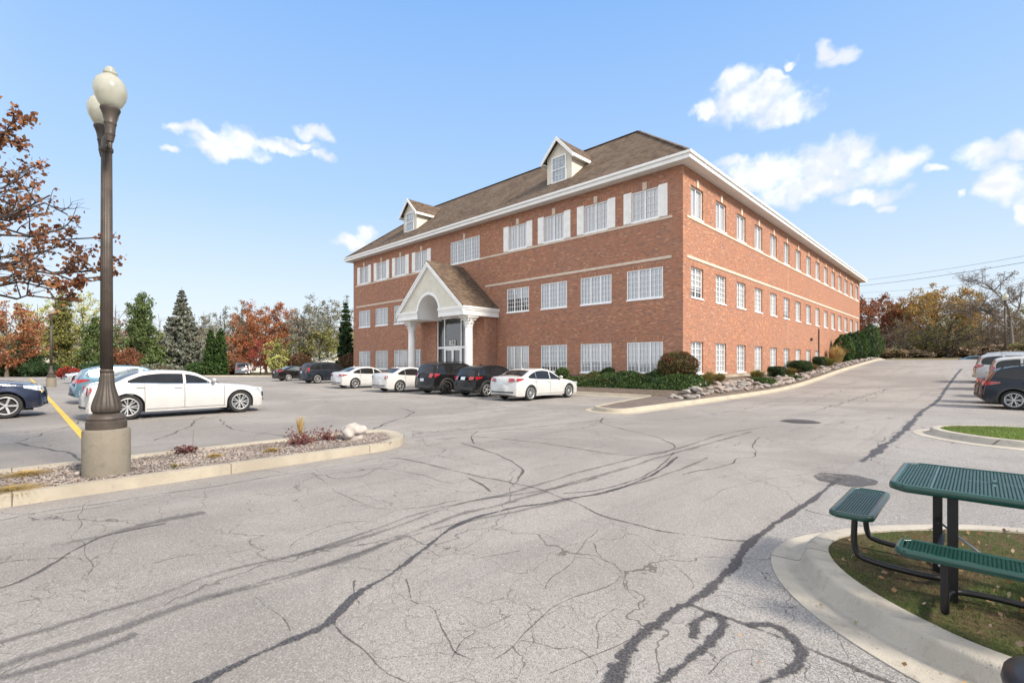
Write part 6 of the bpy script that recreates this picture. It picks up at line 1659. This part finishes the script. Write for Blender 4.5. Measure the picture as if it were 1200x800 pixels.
# ground-cover hedge: a mound of juniper and cotoneaster, uncountable
def cover():
    r = random.Random(9); LA, LB_, LC = Leaves(), Leaves(), Leaves()
    def hgt(u, n):
        e = min((n - 22.3) / .5, (24.45 - n) / .35, (u + 16.9) / .6, (-9.75 - u) / .5 if n > 22 else 1)
        return clamp(e) ** .6 * (.50 + .28 * noise.noise(Vector((u * 1.1, n * 1.6, 1))) + .10 * noise.noise(Vector((u * 3.4, n * 3.4, 5))))
    for i in range(26000):
        u = r.uniform(-17.0, -9.7); n = r.uniform(22.3, 24.5); h = hgt(u, n)
        if h < .04: continue
        z = bz(u, n) - .03 + h * (1 - abs(r.gauss(0, .22)))
        q = noise.noise(Vector((u * .8, n * .8, 2))) + r.gauss(0, .12)
        (LA if q > -.12 else LC if (u < -14.6 and q > -.25) or q < -.42 else LB_).add((u, n, z), r.uniform(.05, .10), r, 1.2)
    m = MB(); nx, ny = 60, 20
    def P(i, j):
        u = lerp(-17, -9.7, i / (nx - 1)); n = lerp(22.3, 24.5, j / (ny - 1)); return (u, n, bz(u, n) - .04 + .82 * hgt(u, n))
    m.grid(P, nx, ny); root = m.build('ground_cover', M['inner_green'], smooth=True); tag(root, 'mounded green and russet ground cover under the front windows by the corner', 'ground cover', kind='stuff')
    for L, k in ((LA, 'cover'), (LB_, 'darkgreen'), (LC, 'coverbrown')): tag(L.build('foliage', M['leaf_' + k], root), kind='stuff')
cover()
# low strip of planting behind the row of cars
def cover2():
    r = random.Random(19); L = Leaves()
    for i in range(9000):
        u = r.uniform(-46, -17); n = r.uniform(22.6, 24.4)
        if -34 < u < -24.8: continue
        h = .42 * (.6 + .6 * noise.noise(Vector((u * .9, n * 1.4, 8))))
        L.add((u, n, bz(u, n) + h * r.random()), r.uniform(.07, .14), r)
    tag(L.build('ground_cover', M['leaf_cover']), 'low green planting along the wall behind the parked cars', 'ground cover', kind='stuff')
cover2()
# plants along the right wall
gw = 'plants in the bed along the right wall'
lst = [('t', 830, 25.2, .75, .62, 'strawgreen', 'yellow green grass clump left of the rocks near the round bush'), ('t', 843, 26.6, .6, .5, 'strawgreen', 'second grass clump from the round bush, in front of the first tall window'), ('t', 888, 31.0, .9, .6, 'strawgreen', 'wide grass clump before the dark square box shrub'), ('c', 893, 29.3, .8, .42, 'cover', 'low blue green juniper spreading over the rocks below the grass clump'),
       ('b', 910, 33.6, .62, .80, 'box', 'dark clipped box shrub, nearest of those along the right wall'), ('t', 925, 35.6, .95, .6, 'strawgreen', 'grass clump right of the nearest dark box shrub'), ('b', 937, 38.6, 1.0, 1.05, 'box', 'larger dark clipped box shrub under the sixth tall window'),
       ('t', 951, 40.0, .9, .6, 'strawgreen', 'grass clump right of the larger dark box shrub'), ('b', 960, 44.0, .62, .95, 'box', 'third dark box shrub, under the last ground floor window'), ('c', 928, 34.0, .6, .3, 'cover', 'low grey green plant on the rocks beneath the box shrubs'), ('t', 970, 44.8, 1.3, .8, 'olive', 'low olive shrub grass before the orange grass'), ('t', 981, 48.5, 1.4, 1.7, 'straw', 'tall orange straw ornamental grass before the dark yews')]
for k, (ty, px, D, rr, h, lf, lb) in enumerate(lst):
    x, y = at(px, D); x = clamp(x, -11.0, -9.3); z = bz(x, y)
    if ty == 't': tuft('grass_clump', lb, (x, y, z), rr, h * 1.15, lf, gw, 150 + k, 520, .016)
    elif ty == 'b': shrub('box_shrub', lb, (x, y, z - .02), rr, rr, h, lf, gw, 150 + k, 1800, .065, amp=.06, box=.6)
    else: shrub('juniper', lb, (x, y, z - .05), rr, rr, h, lf, gw, 150 + k, 1500, .06, amp=.2)
# rocks edging the bed
rocks = []
for k in range(7):
    m = MB(); m.blob((0, 0, 0), (1, .78, .62), amp=.42, seed=k + 3, sub=3, freq=1.15); rocks.append(m)
rk_mesh = []
for k, m in enumerate(rocks):
    for mt in ('rock', 'rock2', 'rock3'):
        o = m.build('boulder', M[mt], smooth=True); rk_mesh.append(o.data); bpy.data.objects.remove(o)
r = random.Random(77); n = 20.6; cnt = 0
def addrock(u, n, s):
    o = bpy.data.objects.new('rock', r.choice(rk_mesh)); COL.objects.link(o)
    o.location = (u, n, bed_z(u, n) + s * .28 if n > 21.6 else .13 + s * .3); o.scale = (s * r.uniform(.8, 1.25), s * r.uniform(.8, 1.25), s * r.uniform(.7, 1.0)); o.rotation_euler = (r.uniform(-.3, .3), r.uniform(-.3, .3), r.uniform(0, 6.28))
    tag(o, 'pale rounded field stone in the loose stone edging between the kerb and the right wall', 'rock', 'field stones edging the bed along the drive')
while n < 77:
    addrock(-8.98 - r.uniform(0, .22), n, r.uniform(.09, .23)); 
    if r.random() < .85: addrock(-9.36 - r.uniform(0, .2), n + r.uniform(-.2, .2), r.uniform(.10, .26))
    if r.random() < (.6 if n < 44 else .3): addrock(-9.75 - r.uniform(0, .3), n + r.uniform(-.2, .2), r.uniform(.10, .25))
    n += r.uniform(.27, .44) if n < 48 else r.uniform(.5, .8)
# --- gravel island details
u, n = G(407, 515, .13); m = MB(); m.blob((0, 0, .17), (.26, .22, .18), amp=.42, seed=5, sub=4, freq=1.5); o = m.build('boulder', M['boulder'], smooth=True, loc=(u, n + .12, .11)); tag(o, 'smooth whitish boulder at the tip of the gravel island', 'boulder')
def weed(label, px, py, h, spread, n_, mat, seed, thick=.006, cat='dry weed', flat=.5, nm='dry_weed', leafy=0):
    r = random.Random(seed); u, n = G(px, py, .13); m = MB(); L = Leaves()
    for i in range(n_):
        a = r.random() * 6.28; l_ = spread * r.uniform(.3, 1); p = Vector((r.gauss(0, .05), r.gauss(0, .05), 0)); pts = [p]; d = Vector((cos(a) * flat, sin(a) * flat, 1 - flat * .6 + r.gauss(0, .2))).normalized()
        for k in range(4): d = (d + Vector((r.gauss(0, .3), r.gauss(0, .3), r.gauss(-.1 * flat, .2)))).normalized(); q = pts[-1] + d * lerp(h, l_, flat) / 4; q.z = max(q.z, .01); pts.append(q)
        m.tube(pts, [thick * (1 - .18 * k) for k in range(5)], 4, cap=False)
        for k in range(leafy): j = r.randint(1, 4); L.add(pts[j] + Vector((r.gauss(0, .02), r.gauss(0, .02), r.gauss(0.02, .02))), .035, r, 1.6)
    o = m.build(nm, mat); o.location = (u, n, .13); tag(o, label, cat)
    if L.v: L.build('foliage', M['leaf_stem'], o)
M['redstem'] = plain('red_stem', (.14, .055, .05), .8, var=.4, nscale=9); M['drystem'] = plain('dry_stem', (.34, .26, .15), .85, var=.3)
weed('sprawling dark red stemmed weed in front of the white boulder', 352, 520, .22, .52, 90, M['redstem'], 3, .0055, flat=.82, leafy=3)
weed('second sprawl of dark red stems reaching against the white boulder', 384, 515, .25, .40, 45, M['redstem'], 8, .0055, flat=.7, leafy=3)
weed('small dead reddish weed in the gravel right of the lamp footing', 218, 531, .16, .14, 40, M['redstem'], 4, .003, flat=.5, leafy=5)
u, n = G(226, 527, .13); m = MB(); m.tube([(0, 0, 0), (.01, 0, .2), (.0, .01, .36)], [.004, .003, .002], 5); o = m.build('dry_stalk', M['redstem'], loc=(u, n, .13)); tag(o, 'single tall bare stalk beside the small dead weed', 'dry stalk')
u, n = G(352, 508, .13); tuft('pale_weed', 'tall pale feathery weed rising behind the red stems', (u, n, .13), .16, .44, 'straw', None, 5, 160, .003, 'weed', .1)
for k, (px, py, rx_, lb) in enumerate(((12, 575, .42, 'dry orange grass patch in the gravel at the left edge'), (30, 556, .34, 'dry orange grass strip behind the first patch at the left edge'), (252, 535, .17, 'small dry tan grass patch in the middle of the gravel island'), (205, 547, .16, 'dark green brown moss tuft near the kerb right of the lamp'), (318, 528, .16, 'dry tan grass patch left of the red stems'))):
    u, n = G(px, py, .13); tuft('dry_grass_patch', lb, (u, n, .12), rx_, .10 if k != 3 else .08, 'straw' if k != 3 else 'strawgreen', 'dry grass patches in the gravel island', 170 + k, 900, .004, 'dry grass', 1.0)
u, n = G(91, 556, .13); m = MB(); m.blob((0, 0, .02), (.045, .035, .03), amp=.3, seed=4); tag(m.build('pebble', M['boulder'], loc=(u, n, .13)), 'small white stone at the foot of the lamp footing', 'stone')
# pebbles on the island
def pebbles():
    r = random.Random(3); L = MB()
    for i in range(15000):
        u = r.uniform(-10.25, -8.32); n = r.uniform(-1.2, 5.9) if r.random() < .75 else r.uniform(-3, 3)
        if math.hypot(u + 9.02, n - .93) < .36 or (n > 5.2 and (u > -8.9 or u < -9.9)): continue
        s = r.uniform(.008, .021); z = .137 + .02 * noise.noise(Vector((u * 1.7, n * 1.7, 0))); k = len(L.v); a = r.random() * 3
        ca, sa = cos(a) * s, sin(a) * s; q = r.uniform(.6, 1); hh = s * r.uniform(.5, .9)
        L.v += [(u + ca, n + sa, z), (u - sa * q, n + ca * q, z), (u - ca, n - sa, z), (u + sa * q, n - ca * q, z), (u + s * r.uniform(-.3, .3), n + s * r.uniform(-.3, .3), z + hh)]
        L.f += [(k, k + 1, k + 4), (k + 1, k + 2, k + 4), (k + 2, k + 3, k + 4), (k + 3, k, k + 4)]
    tag(L.build('pebbles', M['pebble']), 'loose grey and brown pebbles covering the lamp island', 'gravel', kind='stuff')
pebbles()
# --- grass blades on the two lawns
def pip(x, y, poly):
    c = False; j = len(poly) - 1
    for i in range(len(poly)):
        if (poly[i][1] > y) != (poly[j][1] > y) and x < (poly[j][0] - poly[i][0]) * (y - poly[i][1]) / (poly[j][1] - poly[i][1]) + poly[i][0]: c = not c
        j = i
    return c
def blades(poly, box, n, h, w, mats, seed, label, z0=.125, patch=.0, sc=1.7):
    r = random.Random(seed); LL = [Leaves() for _ in mats]; x0, x1, y0, y1 = box
    inner = poly
    for i in range(n):
        u, v = r.uniform(x0, x1), r.uniform(y0, y1)
        if not pip(u, v, inner): continue
        q = noise.noise(Vector((u * sc, v * sc, seed))) + .5 * noise.noise(Vector((u * 5, v * 5, seed)))
        if q < patch and r.random() < .62: k = 1
        else: k = 0
        if k == 1 and r.random() < .35: continue
        L = LL[k]; a = r.random() * 6.28; hh = h * r.uniform(.35, 1.15) * (1 if k == 0 else .55); ln = hh * r.uniform(.2, 1.1) * (1 if k == 0 else 2.2)
        s_ = (-sin(a) * w, cos(a) * w); b = len(L.v); z = z0 + .025 * noise.noise(Vector((u * 1.7, v * 1.7, 0)))
        L.v += [(u - s_[0], v - s_[1], z), (u + s_[0], v + s_[1], z), (u + cos(a) * ln, v + sin(a) * ln, z + hh)]; L.f.append((b, b + 1, b + 2))
    root = None
    for L, mt in zip(LL, mats):
        o = L.build('grass', M['leaf_' + mt], root); tag(o, kind='stuff')
        if root is None: root = o; tag(o, label, 'grass')
blades(I4, (-1.0, 2.6, 3.5, 7.0), 62000, .038, .0022, ('blade', 'dryblade'), 5, 'patchy green and brown grass under the picnic table', patch=.03)
blades(I3, (-1.1, 8, 13.9, 17.3), 30000, .055, .005, ('lawnblade', 'dryblade'), 6, 'bright green grass on the small kerbed island at the right', patch=-.35)
# fallen leaves
def litter():
    r = random.Random(12); L = Leaves()
    for i in range(520):
        u, v = r.uniform(-1, 2.4), r.uniform(3.5, 7)
        if pip(u, v, I4): L.add((u, v, .16), r.uniform(.02, .045), r)
    for i in range(70):
        u, v = r.uniform(-1.3, 2.4), r.uniform(2.9, 7.5)
        if not pip(u, v, I4): L.add((u, v, .03), r.uniform(.015, .035), r)
    for i in range(240):
        u = r.uniform(-10.2, -8.4); v = r.uniform(-2, 5.5); L.add((u, v, .155), r.uniform(.02, .045), r)
    for i in range(500):
        u = r.uniform(-11.1, -9.2); v = r.uniform(21, 45); L.add((u, v, bed_z(u, v) + .03), r.uniform(.03, .07), r)
    tag(L.build('fallen_leaves', M['leaf_litter']), 'scattered fallen brown leaves on the islands and bed', 'leaf litter', kind='stuff')
litter()
# --- low white buildings glimpsed behind the trees
def house(name, label, px0, px1, D, z0y, z1y, roof, wall_m, roof_m, rz=None):
    a = Vector(at(px0, D)); b = Vector(at(px1, D)); mid = (a + b) / 2; w = (b - a).length; g = gz(mid.x, mid.y) - .07
    root = empty(name, (mid.x, mid.y, g), atan2(b.y - a.y, b.x - a.x)); tag(root, label, 'building', 'low buildings behind the trees')
    h = zof(z1y, D) - g; m = MB(); m.box(-w / 2, w / 2, 0, 9, 0, h); m.build('wall', wall_m, root)
    m = MB(); rh = zof(roof, D) - g; q = [(-w / 2 - .4, -.5, h), (w / 2 + .4, -.5, h), (w / 2 + .4, 4.5, rh), (-w / 2 - .4, 4.5, rh)]
    m.poly(q); m.poly([(-w / 2 - .4, 4.5, rh), (w / 2 + .4, 4.5, rh), (w / 2 + .4, 9.5, h), (-w / 2 - .4, 9.5, h)]); m.build('roof', roof_m, root)
    for k in range(3):
        x = lerp(-w / 2, w / 2, (k + .5) / 3); m = MB(); m.box(x - .5, x + .5, -.04, -.004, h * .35, h * .78); m.build('window', M['carglass_l'], root)
house('shed', 'low building with a broad pale metal roof left of the office building', 368, 402, 68, 430, 424.5, 411, M['siding'], M['white'])
house('house', 'white walled house glimpsed through the trees left of the red maple', 262, 318, 92, 430, 408, 399, M['white'], M['shingle'])
house('house', 'white walled house glimpsed through the pines behind the near lamp post', 24, 132, 100, 430, 404, 396, M['white'], M['shingle'])
house('house', 'pale house glimpsed through the yellow green tree', 322, 352, 96, 430, 404, 396, M['white'], M['shingle'])
# ================================================================ SKY, SUN, CAMERA
SUN_EL, SUN_AZ = radians(38), radians(6)         # azimuth measured from world +x towards +y
EXPO, SKY, SUN = 1.03, .098, 3.0
world = bpy.data.worlds.new('World'); bpy.context.scene.world = world; world.use_nodes = True
nt = world.node_tree; nt.nodes.clear(); t = NT(nt)
outw = nt.nodes.new('ShaderNodeOutputWorld')
sky = nt.nodes.new('ShaderNodeTexSky'); sky.sky_type = 'NISHITA'; sky.sun_disc = False
sky.sun_elevation = SUN_EL; sky.sun_rotation = pi / 2 - SUN_AZ; sky.air_density = 1.0; sky.dust_density = 1.6; sky.ozone_density = 2.2; sky.altitude = 100
co = t.n('TexCoord').outputs['Generated']
# sky colour veil, paler towards horizon; unseen zenith whitened to neutralise ambient light
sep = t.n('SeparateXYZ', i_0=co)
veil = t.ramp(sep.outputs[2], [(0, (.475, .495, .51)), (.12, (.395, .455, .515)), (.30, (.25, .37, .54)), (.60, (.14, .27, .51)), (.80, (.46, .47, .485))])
veil = t.mix(t.maprange(sep.outputs[1], .05, -.7), veil, (.74, .76, .79))  # sky behind the camera brightened, added fill for the shaded front wall
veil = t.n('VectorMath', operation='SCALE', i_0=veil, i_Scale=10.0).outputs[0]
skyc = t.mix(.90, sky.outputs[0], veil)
def sdir(px, py):
    X, Z = (px - 600) / FPX, (425 - py) / FPX; u, n = cam2w(X, 1.0); return Vector((u, n, Z)).normalized()
clouds = [  # centre px, half sizes, in degrees of the photograph's own picture angle
 (880, 118, 52, 26), (915, 132, 50, 18), (862, 100, 30, 18), (905, 92, 22, 8), (830, 130, 16, 8),
 (985, 64, 26, 12), (970, 60, 12, 9), (926, 70, 8, 5),
 (975, 190, 55, 26), (1030, 198, 55, 18), (900, 205, 60, 22), (1100, 202, 18, 6), (950, 222, 70, 16), (1020, 232, 45, 10), (1048, 243, 14, 8), (860, 195, 30, 10), (1010, 172, 26, 14),
 (1160, 176, 38, 14), (1195, 170, 20, 18), (1172, 214, 24, 30), (1205, 225, 22, 24), (1130, 228, 8, 5), (1198, 250, 14, 12),
 (240, 158, 34, 11), (280, 165, 30, 20), (268, 178, 40, 12), (320, 172, 40, 7), (206, 180, 12, 6), (371, 158, 22, 11), (377, 184, 16, 6), (345, 170, 30, 5), (225, 153, 30, 5),
 (415, 286, 28, 10), (430, 278, 14, 8), (1095, 235, 0.1, 0.1)]
def w3(v): return v
wob = t.n('TexNoise', i_Vector=co, i_Scale=22.0, i_Detail=3.0, i_Roughness=.5)
wv = t.n('VectorMath', operation='SUBTRACT', i_0=wob.outputs['Color'], i_1=(.5, .5, .5))
wv2 = t.n('VectorMath', operation='SCALE', i_0=wv.outputs[0], i_Scale=.06)
dirw = t.n('VectorMath', operation='ADD', i_0=co, i_1=wv2.outputs[0]).outputs[0]
best = None
for px, py, a, b in clouds:
    if a < 1: continue
    c = sdir(px, py); right = Vector((-c.y, c.x, 0)).normalized() * -1; up = right.cross(c)
    ex = (sdir(px + a, py) - c).length; ey = (sdir(px, py - b) - c).length
    R_ = Matrix((right, c, up)).transposed()
    mp = t.n('Mapping', i_Vector=dirw, i_Location=tuple(c), i_Rotation=tuple(R_.to_euler()), i_Scale=(ex, .5, ey)); mp.vector_type = 'TEXTURE'
    v = t.n('VectorMath', operation='LENGTH', i_0=mp.outputs[0]).outputs['Value']
    best = v if best is None else t.math('MINIMUM', best, v)
best = t.math('SUBTRACT', 1.5, t.math('MINIMUM', t.math('MULTIPLY', best, best), 4.3))
det = t.noise(co, 30, 5, .62)
mask = t.maprange(t.math('ADD', best, t.math('MULTIPLY', t.math('SUBTRACT', det, .5), 2.3)), -.05, 1.75)
shade = t.noise(dirw, 16, 2, .6)
ccol = t.mix(t.maprange(shade, .38, .62), CLA if 'CLA' in globals() else (4.6, 4.75, 5.1), CLB if 'CLB' in globals() else (6.2, 6.1, 6.1))
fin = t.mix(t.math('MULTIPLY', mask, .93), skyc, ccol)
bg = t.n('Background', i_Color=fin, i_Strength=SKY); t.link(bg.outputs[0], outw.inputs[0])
sl_ = bpy.data.lights.new('sun', 'SUN'); sl_.energy = SUN; sl_.angle = radians(10); sl_.color = (1.0, .885, .73)
so = bpy.data.objects.new('sun', sl_); COL.objects.link(so)
sd = Vector((cos(SUN_EL) * cos(SUN_AZ), cos(SUN_EL) * sin(SUN_AZ), sin(SUN_EL)))
so.rotation_euler = (-sd).to_track_quat('-Z', 'Y').to_euler(); so.location = (30, 5, 40)
cam = bpy.data.cameras.new('camera'); co_ = bpy.data.objects.new('camera', cam); COL.objects.link(co_)
co_.location = (0, 0, CAMZ); co_.rotation_euler = (pi / 2, 0, atan2(SA, CA)); cam.sensor_width = 36; cam.lens = FPX / 1200 * 36; cam.shift_y = 25 / 1200
cam.clip_end = 5000; cam.clip_start = .05
sc = bpy.context.scene; sc.camera = co_
sc.view_settings.view_transform = 'Standard'; sc.view_settings.look = 'None'; sc.view_settings.exposure = EXPO; sc.view_settings.gamma = 1
sc.cycles.use_denoising = True; sc.cycles.max_bounces = 5; sc.cycles.diffuse_bounces = 3; sc.cycles.glossy_bounces = 3; sc.cycles.use_adaptive_sampling = True; sc.cycles.adaptive_threshold = .02; sc.cycles.transparent_max_bounces = 12; sc.cycles.caustics_reflective = False; sc.cycles.caustics_refractive = False
